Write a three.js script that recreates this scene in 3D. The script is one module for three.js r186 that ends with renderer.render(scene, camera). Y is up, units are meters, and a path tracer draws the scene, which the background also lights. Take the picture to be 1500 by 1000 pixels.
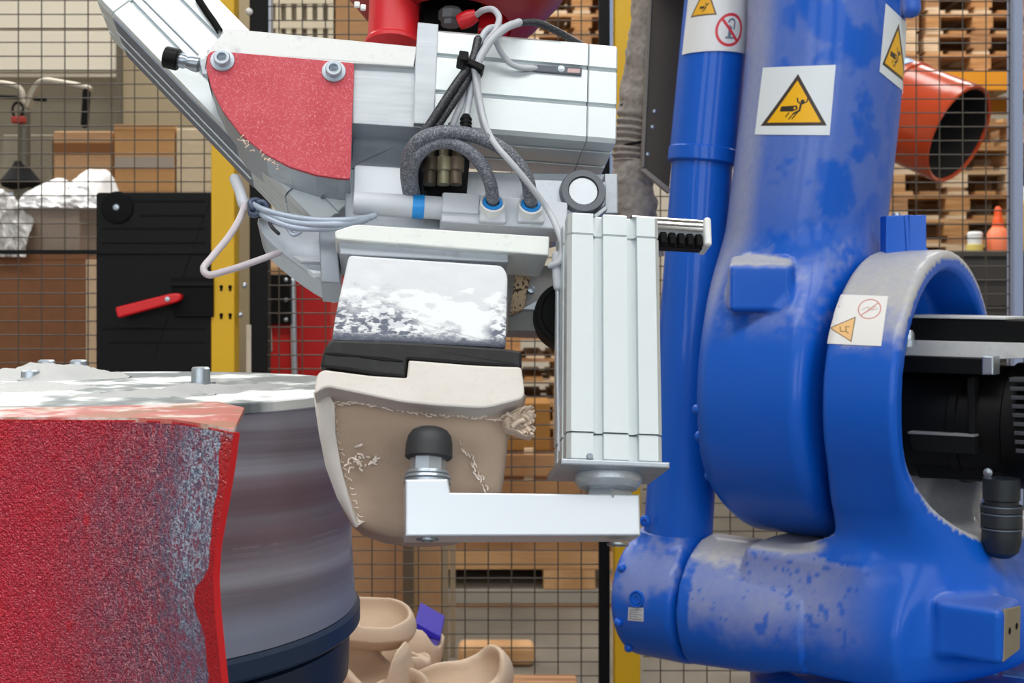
import * as THREE from 'three';
import { mergeGeometries } from 'three/addons/utils/BufferGeometryUtils.js';
import { RoundedBoxGeometry } from 'three/addons/geometries/RoundedBoxGeometry.js';
import { RectAreaLightUniformsLib } from 'three/addons/lights/RectAreaLightUniformsLib.js';
// ---------------------------------------------------------------- camera, exposure, large lamps
const scene = new THREE.Scene();
scene.background = new THREE.Color(0x0c0d10);
const EYE = 1.7, FOCAL = 1866, HORIZON = 430;
const camera = new THREE.PerspectiveCamera(2 * Math.atan(500 / FOCAL) * 180 / Math.PI, 1.5, 0.05, 60);
camera.position.set(0, EYE, 0);
camera.lookAt(0, EYE, -1);
camera.setViewOffset(1500, 1000, 0, 500 - HORIZON, 1500, 1000);
camera.focus = 1.05;
camera.userData.fStop = 17;
camera.updateMatrixWorld(true);
const renderer = new THREE.WebGLRenderer({ antialias: true });
renderer.toneMapping = THREE.LinearToneMapping;
renderer.toneMappingExposure = 0.595;
renderer.shadowMap.enabled = true;
RectAreaLightUniformsLib.init();
const HALL = { x0: -7, x1: 7, z0: -14, z1: 6, h: 7.2 };
// roof lights: [x, z, width, depth, intensity]; tall windows in the wall behind the camera: [x, width]
const ROOF_LIGHTS = [[-1.2, 1.2, 3.6, 1.6, 11], [2.6, 1.2, 3.2, 1.6, 9], [0, -4.2, 6, 1.0, 13], [-3.5, -6.5, 4, 1.4, 27], [3.0, -7.5, 4, 1.2, 13], [0, -11, 7, 1.2, 9]];
const WINDOWS = [[-4.2, 2.6], [0, 3.0], [4.2, 2.6]];
const WINDOW_POWER = 1.8;
// ---------------------------------------------------------------- helpers
const V = (x, y, z) => new THREE.Vector3(x, y, z);
const rnd = (s => () => { s = (s + 0x6d2b79f5) | 0; let t = Math.imul(s ^ (s >>> 15), 1 | s); t = (t + Math.imul(t ^ (t >>> 7), 61 | t)) ^ t; return ((t ^ (t >>> 14)) >>> 0) / 4294967296; })(77);
const clamp = (x, a = 0, b = 1) => Math.min(b, Math.max(a, x));
const sstep = (a, b, x) => { const t = clamp((x - a) / (b - a)); return t * t * (3 - 2 * t); };
const mix = (a, b, t) => a + (b - a) * t;
const P = (px, py, d) => V((px - 750) * d / FOCAL, EYE - (py - HORIZON) * d / FOCAL, -d);   // photograph measurement -> metres at distance d
const hash = (x, y, z = 0) => { let h = Math.imul(x, 374761393) ^ Math.imul(y, 668265263) ^ Math.imul(z, 1274126177); h = Math.imul(h ^ (h >>> 13), 1274126177); return ((h ^ (h >>> 16)) >>> 0) / 4294967296; };
function vnoise(x, y, per = 0, seed = 0) {
  const xi = Math.floor(x), yi = Math.floor(y), fx = x - xi, fy = y - yi, u = fx * fx * (3 - 2 * fx), v = fy * fy * (3 - 2 * fy);
  const w = k => per ? ((k % per) + per) % per : k;
  const a = hash(w(xi), w(yi), seed), b = hash(w(xi + 1), w(yi), seed), c = hash(w(xi), w(yi + 1), seed), d = hash(w(xi + 1), w(yi + 1), seed);
  return a + (b - a) * u + (c - a) * v + (a - b - c + d) * u * v;
}
function fbm(x, y, oct = 4, per = 0, seed = 0) { let s = 0, a = 0.5, n = 0; for (let i = 0; i < oct; i++) { s += a * vnoise(x, y, per, seed + i); n += a; x *= 2; y *= 2; per *= 2; a *= 0.5; } return s / n; }
function noise3(x, y, z, seed = 0) {
  const zi = Math.floor(z), f = z - zi, u = f * f * (3 - 2 * f);
  return mix(vnoise(x, y, 0, seed + zi * 17), vnoise(x, y, 0, seed + (zi + 1) * 17), u);
}
const fbm3 = (x, y, z, s = 0) => 0.55 * noise3(x, y, z, s) + 0.3 * noise3(x * 2.1, y * 2.1, z * 2.1, s + 5) + 0.15 * noise3(x * 4.3, y * 4.3, z * 4.3, s + 9);
function tex(w, h, fn, srgb = true, wrap = true) {      // fn(u, v) -> [r, g, b] 0..255 or a number 0..1
  const data = new Uint8Array(w * h * 4);
  for (let j = 0; j < h; j++) for (let i = 0; i < w; i++) {
    let c = fn((i + 0.5) / w, (j + 0.5) / h); if (typeof c === 'number') c = [c * 255, c * 255, c * 255];
    const k = (j * w + i) * 4; data[k] = clamp(c[0], 0, 255); data[k + 1] = clamp(c[1], 0, 255); data[k + 2] = clamp(c[2], 0, 255); data[k + 3] = 255;
  }
  const t = new THREE.DataTexture(data, w, h, THREE.RGBAFormat);
  t.magFilter = THREE.LinearFilter; t.minFilter = THREE.LinearMipmapLinearFilter; t.generateMipmaps = true;
  if (wrap) t.wrapS = t.wrapT = THREE.RepeatWrapping;
  if (srgb) t.colorSpace = THREE.SRGBColorSpace;
  t.needsUpdate = true; return t;
}
const rep = (t, rx, ry = rx) => { const c = t.clone(); c.repeat.set(rx, ry); c.needsUpdate = true; return c; };
const mixc = (a, b, t) => [mix(a[0], b[0], t), mix(a[1], b[1], t), mix(a[2], b[2], t)];
// names, labels
const used = new Map();
function numbered(n) { const k = used.get(n) || 0; used.set(n, k + 1); return k ? n + '_' + String(k).padStart(3, '0') : n; }
function tag(o, label, category, group, kind) { if (label) o.userData.label = label; if (category) o.userData.category = category; if (group) o.userData.group = group; if (kind) o.userData.kind = kind; return o; }
function thing(name, label, category, group, kind) { const g = new THREE.Group(); g.name = numbered(name); tag(g, label, category, group, kind); scene.add(g); return g; }
function part(parent, name, geo, mat, label, kind) {
  if (Array.isArray(geo)) geo = join(geo);
  const m = new THREE.Mesh(geo, mat); m.name = name; m.castShadow = m.receiveShadow = true; if (label) m.userData.label = label; if (kind) m.userData.kind = kind; parent.add(m); return m;
}
function solo(name, geo, mat, label, category, group, kind) {
  if (Array.isArray(geo)) geo = join(geo);
  geo.computeBoundingBox(); const b = geo.boundingBox, c = V((b.min.x + b.max.x) / 2, b.min.y, (b.min.z + b.max.z) / 2);
  geo.translate(-c.x, -c.y, -c.z);
  const m = new THREE.Mesh(geo, mat); m.position.copy(c); m.name = numbered(name); m.castShadow = m.receiveShadow = true; tag(m, label, category, group, kind); scene.add(m); return m;
}
function rebase(g) {                                   // put an unrotated group's origin at the middle of its base
  g.updateMatrixWorld(true); const b = new THREE.Box3().setFromObject(g), c = V((b.min.x + b.max.x) / 2, b.min.y, (b.min.z + b.max.z) / 2).sub(g.position);
  for (const k of g.children) k.position.sub(c); g.position.add(c); return g;
}
function copy(o, label, dx = 0, dy = 0, dz = 0, turn = 0) { const c = o.clone(); c.name = numbered(o.name.replace(/_\d{3}$/, '')); c.userData = { ...o.userData }; if (label) c.userData.label = label; c.position.add(V(dx, dy, dz)); c.rotation.y += turn; scene.add(c); return c; }
function join(list) {
  const l = list.map(g => { let h = g.index ? g.toNonIndexed() : g; for (const k of Object.keys(h.attributes)) if (!['position', 'normal', 'uv', 'color'].includes(k)) h.deleteAttribute(k); if (!h.attributes.normal) h.computeVertexNormals(); if (!h.attributes.uv) h.setAttribute('uv', new THREE.BufferAttribute(new Float32Array(h.attributes.position.count * 2), 2)); return h; });
  return l.length === 1 ? l[0] : mergeGeometries(l);
}
// frames: a plane set in the scene; loc() gives the frame's own metres for a point measured in the photograph at height w over the plane
class Frame {
  constructor(origin, quat = new THREE.Quaternion()) { this.o = origin; this.q = quat; this.qi = quat.clone().invert(); this.eye = V(0, EYE, 0).sub(origin).applyQuaternion(this.qi); }
  loc(px, py, w = 0) { const dir = V((px - 750) / FOCAL, -(py - HORIZON) / FOCAL, -1).applyQuaternion(this.qi), t = (w - this.eye.z) / dir.z; return this.eye.clone().addScaledVector(dir, t); }
  pts(list, w) { return list.map(([x, y]) => this.loc(x, y, w)); }
  world(v) { return v.clone().applyQuaternion(this.q).add(this.o); }
}
const flat = d => new Frame(V(0, 0, -d));
function toWorld(frame, geo) { geo.applyQuaternion(frame.q); geo.translate(frame.o.x, frame.o.y, frame.o.z); return geo; }
function smooth(list, n = 6, closed = true) { const c = new THREE.CatmullRomCurve3(list.map(([x, y]) => V(x, y, 0)), closed, 'centripetal'); return c.getPoints(list.length * n).slice(0, closed ? -1 : undefined).map(p => [p.x, p.y]); }
function rounded(list, r, n = 4) {                    // polygon with its corners rounded, in the units of the list
  const out = [], m = list.length;
  for (let i = 0; i < m; i++) {
    const a = list[(i + m - 1) % m], b = list[i], c = list[(i + 1) % m], ra = Math.hypot(a[0] - b[0], a[1] - b[1]), rc = Math.hypot(c[0] - b[0], c[1] - b[1]), rr = b[2] ?? r, k1 = Math.min(0.45, rr / ra), k2 = Math.min(0.45, rr / rc);
    const p = [mix(b[0], a[0], k1), mix(b[1], a[1], k1)], q = [mix(b[0], c[0], k2), mix(b[1], c[1], k2)];
    for (let k = 0; k <= n; k++) { const t = k / n; out.push([(1 - t) ** 2 * p[0] + 2 * t * (1 - t) * b[0] + t * t * q[0], (1 - t) ** 2 * p[1] + 2 * t * (1 - t) * b[1] + t * t * q[1]]); }
  }
  return out;
}
function slab(points, w, thick, bevel = 0.0008, holes = []) {   // points: Vector3 in a frame; front face at z = w
  const s = new THREE.Shape(points.map(p => new THREE.Vector2(p.x, p.y)));
  for (const h of holes) s.holes.push(new THREE.Path(h.map(p => new THREE.Vector2(p.x, p.y))));
  const g = new THREE.ExtrudeGeometry(s, { depth: Math.max(1e-4, thick - 2 * bevel), bevelEnabled: bevel > 0, bevelThickness: bevel, bevelSize: bevel, bevelOffset: -bevel, bevelSegments: 2, curveSegments: 8 });
  g.translate(0, 0, w - thick + bevel); return g;
}
const prism = (f, list, w, thick, bevel, holes) => slab(f.pts(list, w), w, thick, bevel, (holes || []).map(h => f.pts(h, w)));
const pbox = (f, x0, y0, x1, y1, w, thick, bevel = 0.001) => prism(f, [[x0, y0], [x1, y0], [x1, y1], [x0, y1]], w, thick, bevel);
const box = (x0, y0, z0, x1, y1, z1, r = 0) => { const g = r ? new RoundedBoxGeometry(x1 - x0, y1 - y0, z1 - z0, 2, r) : metreBox(x1 - x0, y1 - y0, z1 - z0); g.translate((x0 + x1) / 2, (y0 + y1) / 2, (z0 + z1) / 2); return g; };
function metreBox(w, h, d) { const g = new THREE.BoxGeometry(w, h, d), u = g.attributes.uv, n = g.attributes.normal; for (let i = 0; i < u.count; i++) { const ax = Math.abs(n.getX(i)) > 0.5, ay = Math.abs(n.getY(i)) > 0.5; u.setXY(i, u.getX(i) * (ax ? d : w), u.getY(i) * (ay ? d : h)); } return g; }
function tube(points, r, seg = 0, rad = 8, closed = false) { const c = new THREE.CatmullRomCurve3(points, closed, 'centripetal'); return new THREE.TubeGeometry(c, seg || points.length * 8, r, rad, closed); }
function capTube(points, r, seg, rad = 8) { const a = points[0], b = points[points.length - 1]; const s1 = new THREE.SphereGeometry(r, rad, 5), s2 = s1.clone(); s1.translate(a.x, a.y, a.z); s2.translate(b.x, b.y, b.z); return join([tube(points, r, seg, rad), s1, s2]); }
function lathe(profile, from, dir, seg = 40) {          // profile: [radius, height along dir]
  const g = new THREE.LatheGeometry(profile.map(([r, h]) => new THREE.Vector2(Math.max(r, 1e-5), h)), seg);
  g.applyQuaternion(new THREE.Quaternion().setFromUnitVectors(V(0, 1, 0), dir.clone().normalize())); g.translate(from.x, from.y, from.z);
  const q = g.toNonIndexed(); q.computeVertexNormals(); return creased(q, 0.6);
}
function creased(geo, angle) {                          // smooth normals except over sharp edges
  const p = geo.attributes.position, n = p.count, map = new Map(), fn = []; const A = V(), B = V(), C = V();
  for (let i = 0; i < n; i += 3) { A.fromBufferAttribute(p, i); B.fromBufferAttribute(p, i + 1); C.fromBufferAttribute(p, i + 2); B.sub(A); C.sub(A); const f = B.clone().cross(C); fn.push(f); for (let k = 0; k < 3; k++) { const key = [0, 1, 2].map(c => Math.round(p.array[(i + k) * 3 + c] * 2e5)).join(); (map.get(key) || map.set(key, []).get(key)).push(i / 3); } }
  const out = new Float32Array(n * 3), un = fn.map(f => f.clone().normalize()), cs = Math.cos(angle);
  for (let i = 0; i < n; i++) { const key = [0, 1, 2].map(c => Math.round(p.array[i * 3 + c] * 2e5)).join(), me = un[(i / 3) | 0], s = V(); for (const k of map.get(key)) if (un[k].dot(me) > cs) s.add(fn[k]); s.normalize(); out[i * 3] = s.x; out[i * 3 + 1] = s.y; out[i * 3 + 2] = s.z; }
  geo.setAttribute('normal', new THREE.BufferAttribute(out, 3)); return geo;
}
function loft(rings, capA = true, capB = true, crease = 0.7) {  // rings of equal numbers of Vector3
  const pos = [], uv = [], n = rings[0].length; let len = 0; const hs = rings.map((r, i) => (len += i ? r[0].distanceTo(rings[i - 1][0]) : 0));
  const tri = (a, b, c, ua, ub, uc) => { pos.push(a.x, a.y, a.z, b.x, b.y, b.z, c.x, c.y, c.z); uv.push(...ua, ...ub, ...uc); };
  for (let i = 0; i + 1 < rings.length; i++) { let s = 0; for (let k = 0; k < n; k++) { const k2 = (k + 1) % n, a = rings[i][k], b = rings[i][k2], c = rings[i + 1][k2], d = rings[i + 1][k], s2 = s + a.distanceTo(b); tri(a, b, c, [s, hs[i]], [s2, hs[i]], [s2, hs[i + 1]]); tri(a, c, d, [s, hs[i]], [s2, hs[i + 1]], [s, hs[i + 1]]); s = s2; } }
  const cap = (r, flip) => { const c = V(); r.forEach(p => c.add(p)); c.divideScalar(n); for (let k = 0; k < n; k++) { const a = r[k], b = r[(k + 1) % n]; flip ? tri(c, b, a, [0, 0], [b.x - c.x, b.y - c.y], [a.x - c.x, a.y - c.y]) : tri(c, a, b, [0, 0], [a.x - c.x, a.y - c.y], [b.x - c.x, b.y - c.y]); } };
  if (capA) cap(rings[0], true); if (capB) cap(rings[rings.length - 1], false);
  const g = new THREE.BufferGeometry(); g.setAttribute('position', new THREE.Float32BufferAttribute(pos, 3)); g.setAttribute('uv', new THREE.Float32BufferAttribute(uv, 2));
  return creased(g, crease);
}
function grid(nu, nv, fn, thick = 0) {                  // fn(u, v) -> Vector3; thick > 0 gives it a back and edges
  const pos = [], uv = [], A = []; for (let j = 0; j <= nv; j++) { A.push([]); for (let i = 0; i <= nu; i++) A[j].push(fn(i / nu, j / nv)); }
  const N = (i, j) => { const a = A[j][Math.min(nu, i + 1)].clone().sub(A[j][Math.max(0, i - 1)]), b = A[Math.min(nv, j + 1)][i].clone().sub(A[Math.max(0, j - 1)][i]); return b.cross(a).normalize(); };
  const B = thick ? A.map((r, j) => r.map((p, i) => p.clone().addScaledVector(N(i, j), -thick))) : null;
  const quad = (a, b, c, d, ua, ub, uc, ud) => { for (const [p, q] of [[a, ua], [b, ub], [c, uc], [a, ua], [c, uc], [d, ud]]) { pos.push(p.x, p.y, p.z); uv.push(...q); } };
  const U = (i, j) => [i / nu, 1 - j / nv], E0 = [0.002, 0.5], E1 = [0.995, 0.5];
  for (let j = 0; j < nv; j++) for (let i = 0; i < nu; i++) { quad(A[j][i], A[j + 1][i], A[j + 1][i + 1], A[j][i + 1], U(i, j), U(i, j + 1), U(i + 1, j + 1), U(i + 1, j)); if (B) quad(B[j][i], B[j][i + 1], B[j + 1][i + 1], B[j + 1][i], U(i, j), U(i + 1, j), U(i + 1, j + 1), U(i, j + 1)); }
  if (B) { for (let i = 0; i < nu; i++) { quad(A[0][i], A[0][i + 1], B[0][i + 1], B[0][i], U(i, 0), U(i + 1, 0), U(i + 1, 0), U(i, 0)); quad(A[nv][i], B[nv][i], B[nv][i + 1], A[nv][i + 1], U(i, nv), U(i, nv), U(i + 1, nv), U(i + 1, nv)); }
    for (let j = 0; j < nv; j++) { quad(A[j][0], B[j][0], B[j + 1][0], A[j + 1][0], E0, E0, E0, E0); quad(A[j][nu], A[j + 1][nu], B[j + 1][nu], B[j][nu], E1, E1, E1, E1); } }
  const g = new THREE.BufferGeometry(); g.setAttribute('position', new THREE.Float32BufferAttribute(pos, 3)); g.setAttribute('uv', new THREE.Float32BufferAttribute(uv, 2)); return creased(g, 0.8);
}
function uvBox(g) { g.computeBoundingBox(); const b = g.boundingBox, p = g.attributes.position, u = g.attributes.uv; for (let i = 0; i < p.count; i++) u.setXY(i, (p.getX(i) - b.min.x) / (b.max.x - b.min.x), (p.getY(i) - b.min.y) / (b.max.y - b.min.y)); return g; }
// cast and carved shapes: signed distance -> mesh (surface nets)
function nets(f, min, max, h, paint) {
  const nx = Math.ceil((max[0] - min[0]) / h) + 1, ny = Math.ceil((max[1] - min[1]) / h) + 1, nz = Math.ceil((max[2] - min[2]) / h) + 1, D = new Float32Array(nx * ny * nz), id = (i, j, k) => (k * ny + j) * nx + i;
  const edge = h * 2.2;
  for (let k = 0; k < nz; k++) for (let j = 0; j < ny; j++) for (let i = 0; i < nx;) {
    const d = f(min[0] + i * h, min[1] + j * h, min[2] + k * h); const skip = Math.abs(d) > edge * 3 ? Math.min(nx - i, Math.max(1, Math.floor((Math.abs(d) - edge) * 0.5 / h))) : 1;
    for (let s = 0; s < skip; s++) D[id(i + s, j, k)] = d; i += skip;
  }
  const idx = new Int32Array(nx * ny * nz).fill(-1), pos = [], nor = [], col = [], ind = [], e = h * 0.25;
  for (let k = 0; k < nz - 1; k++) for (let j = 0; j < ny - 1; j++) for (let i = 0; i < nx - 1; i++) {
    let c = 0, sx = 0, sy = 0, sz = 0, m = 0; const v = [];
    for (let q = 0; q < 8; q++) { v[q] = D[id(i + (q & 1), j + ((q >> 1) & 1), k + (q >> 2))]; if (v[q] < 0) m |= 1 << q; }
    if (m === 0 || m === 255) continue;
    for (let a = 0; a < 8; a++) for (const b of [a | 1, a | 2, a | 4]) if (b !== a && ((m >> a) & 1) !== ((m >> b) & 1)) { const t = v[a] / (v[a] - v[b]); sx += mix(a & 1, b & 1, t); sy += mix((a >> 1) & 1, (b >> 1) & 1, t); sz += mix(a >> 2, b >> 2, t); c++; }
    const x = min[0] + (i + sx / c) * h, y = min[1] + (j + sy / c) * h, z = min[2] + (k + sz / c) * h;
    const gx = f(x + e, y, z) - f(x - e, y, z), gy = f(x, y + e, z) - f(x, y - e, z), gz = f(x, y, z + e) - f(x, y, z - e), l = Math.hypot(gx, gy, gz) || 1;
    idx[id(i, j, k)] = pos.length / 3; pos.push(x, y, z); nor.push(gx / l, gy / l, gz / l); if (paint) col.push(...paint(x, y, z, gx / l, gy / l, gz / l));
  }
  const face = (a, b, c, d, flip) => { if (a < 0 || b < 0 || c < 0 || d < 0) return; flip ? ind.push(a, c, b, a, d, c) : ind.push(a, b, c, a, c, d); };
  for (let k = 1; k < nz - 1; k++) for (let j = 1; j < ny - 1; j++) for (let i = 1; i < nx - 1; i++) {
    const d0 = D[id(i, j, k)] < 0;
    if (d0 !== D[id(i + 1, j, k)] < 0) face(idx[id(i, j - 1, k - 1)], idx[id(i, j, k - 1)], idx[id(i, j, k)], idx[id(i, j - 1, k)], !d0);
    if (d0 !== D[id(i, j + 1, k)] < 0) face(idx[id(i - 1, j, k - 1)], idx[id(i - 1, j, k)], idx[id(i, j, k)], idx[id(i, j, k - 1)], !d0);
    if (d0 !== D[id(i, j, k + 1)] < 0) face(idx[id(i - 1, j - 1, k)], idx[id(i, j - 1, k)], idx[id(i, j, k)], idx[id(i - 1, j, k)], !d0);
  }
  const g = new THREE.BufferGeometry(); g.setAttribute('position', new THREE.Float32BufferAttribute(pos, 3)); g.setAttribute('normal', new THREE.Float32BufferAttribute(nor, 3));
  if (paint) g.setAttribute('color', new THREE.Float32BufferAttribute(col, 3));
  const uv = []; for (let i = 0; i < pos.length; i += 3) uv.push(pos[i], pos[i + 1]); g.setAttribute('uv', new THREE.Float32BufferAttribute(uv, 2)); g.setIndex(ind); return g;
}
const smin = (a, b, k) => { const h = Math.max(k - Math.abs(a - b), 0) / k; return Math.min(a, b) - h * h * k * 0.25; };
const smax = (a, b, k) => -smin(-a, -b, k);
const sdBox = (x, y, z, bx, by, bz, r) => { const qx = Math.abs(x) - bx + r, qy = Math.abs(y) - by + r, qz = Math.abs(z) - bz + r; return Math.hypot(Math.max(qx, 0), Math.max(qy, 0), Math.max(qz, 0)) + Math.min(Math.max(qx, qy, qz), 0) - r; };
const sdDisc = (rad, s, R, s0, s1, r) => { const dx = rad - R + r, dy = Math.abs(s - (s0 + s1) / 2) - (s1 - s0) / 2 + r; return Math.hypot(Math.max(dx, 0), Math.max(dy, 0)) + Math.min(Math.max(dx, dy), 0) - r; };
const sdCap = (p, a, b, ra, rb) => { const bx = b[0] - a[0], by = b[1] - a[1], bz = b[2] - a[2], px = p[0] - a[0], py = p[1] - a[1], pz = p[2] - a[2], t = clamp((px * bx + py * by + pz * bz) / (bx * bx + by * by + bz * bz)); return Math.hypot(px - bx * t, py - by * t, pz - bz * t) - mix(ra, rb, t); };
// ---------------------------------------------------------------- materials
const M = {};
const std = (o) => new THREE.MeshStandardMaterial(o), phy = (o) => new THREE.MeshPhysicalMaterial(o);
const brushTex = tex(256, 256, (u, v) => 0.62 + 0.38 * (0.6 * fbm(u * 4, v * 96, 3, 4, 3) + 0.4 * fbm(u * 8, v * 8, 3, 8, 9)), false);
const smudgeTex = tex(512, 512, (u, v) => { const n = fbm(u * 6, v * 6, 5, 6, 21), d = fbm(u * 40, v * 40, 3, 40, 23); const s = sstep(0.55, 0.8, n) * 0.22 + sstep(0.66, 0.85, d) * 0.12; return mixc([240, 243, 246], [186, 191, 198], s * 1.6); });
const brushedTex = tex(512, 512, (u, v) => { const n = fbm(u * 5, v * 60, 4, 5, 31), s = sstep(0.6, 0.75, fbm(u * 3, v * 120, 2, 3, 41)), b = fbm(u * 5, v * 5, 3, 5, 33); return mixc([198, 204, 210], [240, 243, 246], clamp(n * 0.6 + s * 0.4 + (b - 0.5) * 0.8)); });
const grainTex = tex(256, 256, (u, v) => fbm(u * 48, v * 48, 3, 48, 7), false);
M.anod = std({ color: 0xd2dadd, metalness: 0.55, roughness: 0.42, bumpMap: rep(grainTex, 60), bumpScale: 0.00006 });
M.anodSide = M.anod;
M.alu = std({ color: 0xe9edf0, metalness: 0.5, roughness: 0.42, map: rep(brushedTex, 5), roughnessMap: rep(brushTex, 8), bumpMap: rep(brushTex, 10), bumpScale: 0.0001 });
M.aluSide = std({ color: 0xb9bec4, metalness: 0.7, roughness: 0.45, map: rep(smudgeTex, 9) });
M.milled = std({ color: 0xd4dbe2, metalness: 0.6, roughness: 0.4, bumpMap: rep(brushTex, 6), bumpScale: 0.00008 });
M.steel = std({ color: 0x9aa4ae, metalness: 0.9, roughness: 0.33 });
M.zinc = std({ color: 0xc6ced6, metalness: 0.85, roughness: 0.35, map: rep(smudgeTex, 20) });
M.chrome = std({ color: 0xd6d6d4, metalness: 1, roughness: 0.14 });
M.rubber = std({ color: 0x1d2024, roughness: 0.62 });
M.black = phy({ color: 0x08090a, roughness: 0.5, specularIntensity: 0.4 });
M.blackMatt = phy({ color: 0x0d0e0f, roughness: 0.8, specularIntensity: 0.4 });
M.blackSteel = phy({ color: 0x08090a, roughness: 0.55, specularIntensity: 0.4 });
M.greyPlastic = std({ color: 0xc3c9d2, roughness: 0.5 });
M.whitePlastic = std({ color: 0xe4e6e6, roughness: 0.5 });
M.cable = std({ color: 0xbcc1c9, roughness: 0.45 });
M.cableBlue = std({ color: 0xa9b6c8, roughness: 0.4, metalness: 0.2 });
M.blueRing = std({ color: 0x1f8fe0, roughness: 0.35 });
const hoseTex = tex(256, 256, (u, v) => { const n = fbm(u * 40, v * 40, 4, 40, 51); return mixc([86, 90, 100], [158, 162, 172], sstep(0.4, 0.8, n)); });
const hoseDark = tex(256, 256, (u, v) => { const n = fbm(u * 40, v * 40, 3, 40, 53); return mixc([26, 29, 36], [150, 156, 165], sstep(0.6, 0.8, n)); });
M.hose = std({ roughness: 0.42, map: rep(hoseTex, 8, 1) });
M.hoseDark = std({ roughness: 0.45, map: rep(hoseDark, 12, 1.4) });
M.yellow = std({ color: 0xd9ab04, roughness: 0.45 });
M.redPaint = std({ color: 0xc3121d, roughness: 0.35 });
M.redBin = std({ color: 0xc00d0d, roughness: 0.5 });
M.wire = std({ color: 0x4b4238, roughness: 0.6 });
const woodTex = tex(512, 512, (u, v) => { const w = fbm(u * 3, v * 40, 4, 3, 61) + 0.25 * fbm(u * 6, v * 6, 3, 6, 63); return mixc([178, 146, 110], [226, 202, 172], sstep(0.35, 0.85, w)); });
const cardTex = tex(256, 256, (u, v) => mixc([226, 226, 226], [255, 255, 255], fbm(u * 6, v * 30, 4, 6, 71)));
M.wood = std({ roughness: 0.8, map: rep(woodTex, 1.4) });
M.wood2 = std({ color: 0xefd6b8, roughness: 0.8, map: rep(woodTex, 1.1, 1.7) });
M.wood3 = std({ color: 0xc4a78c, roughness: 0.85, map: rep(woodTex, 1.7, 1.2) });
M.card = std({ color: 0xb98a58, roughness: 0.85, map: rep(cardTex, 2) });
M.cardDark = std({ color: 0x8a5c3c, roughness: 0.85, map: rep(cardTex, 2) });
M.cardLight = std({ color: 0xd9bf9c, roughness: 0.85, map: rep(cardTex, 2) });
M.cardWhite = std({ color: 0xd8cfbf, roughness: 0.8, map: rep(cardTex, 2) });
const concTex = tex(512, 512, (u, v) => mixc([86, 80, 71], [122, 115, 104], fbm(u * 8, v * 8, 6, 8, 81)));
M.floor = std({ roughness: 0.55, map: rep(concTex, 0.5) });
const wallTex = tex(256, 256, (u, v) => mixc([196, 188, 172], [212, 205, 190], fbm(u * 4, v * 4, 4, 4, 83)));
M.wall = std({ roughness: 0.9, map: rep(wallTex, 0.4) });
M.ceiling = std({ color: 0xc9c9c6, roughness: 0.9 });
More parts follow.
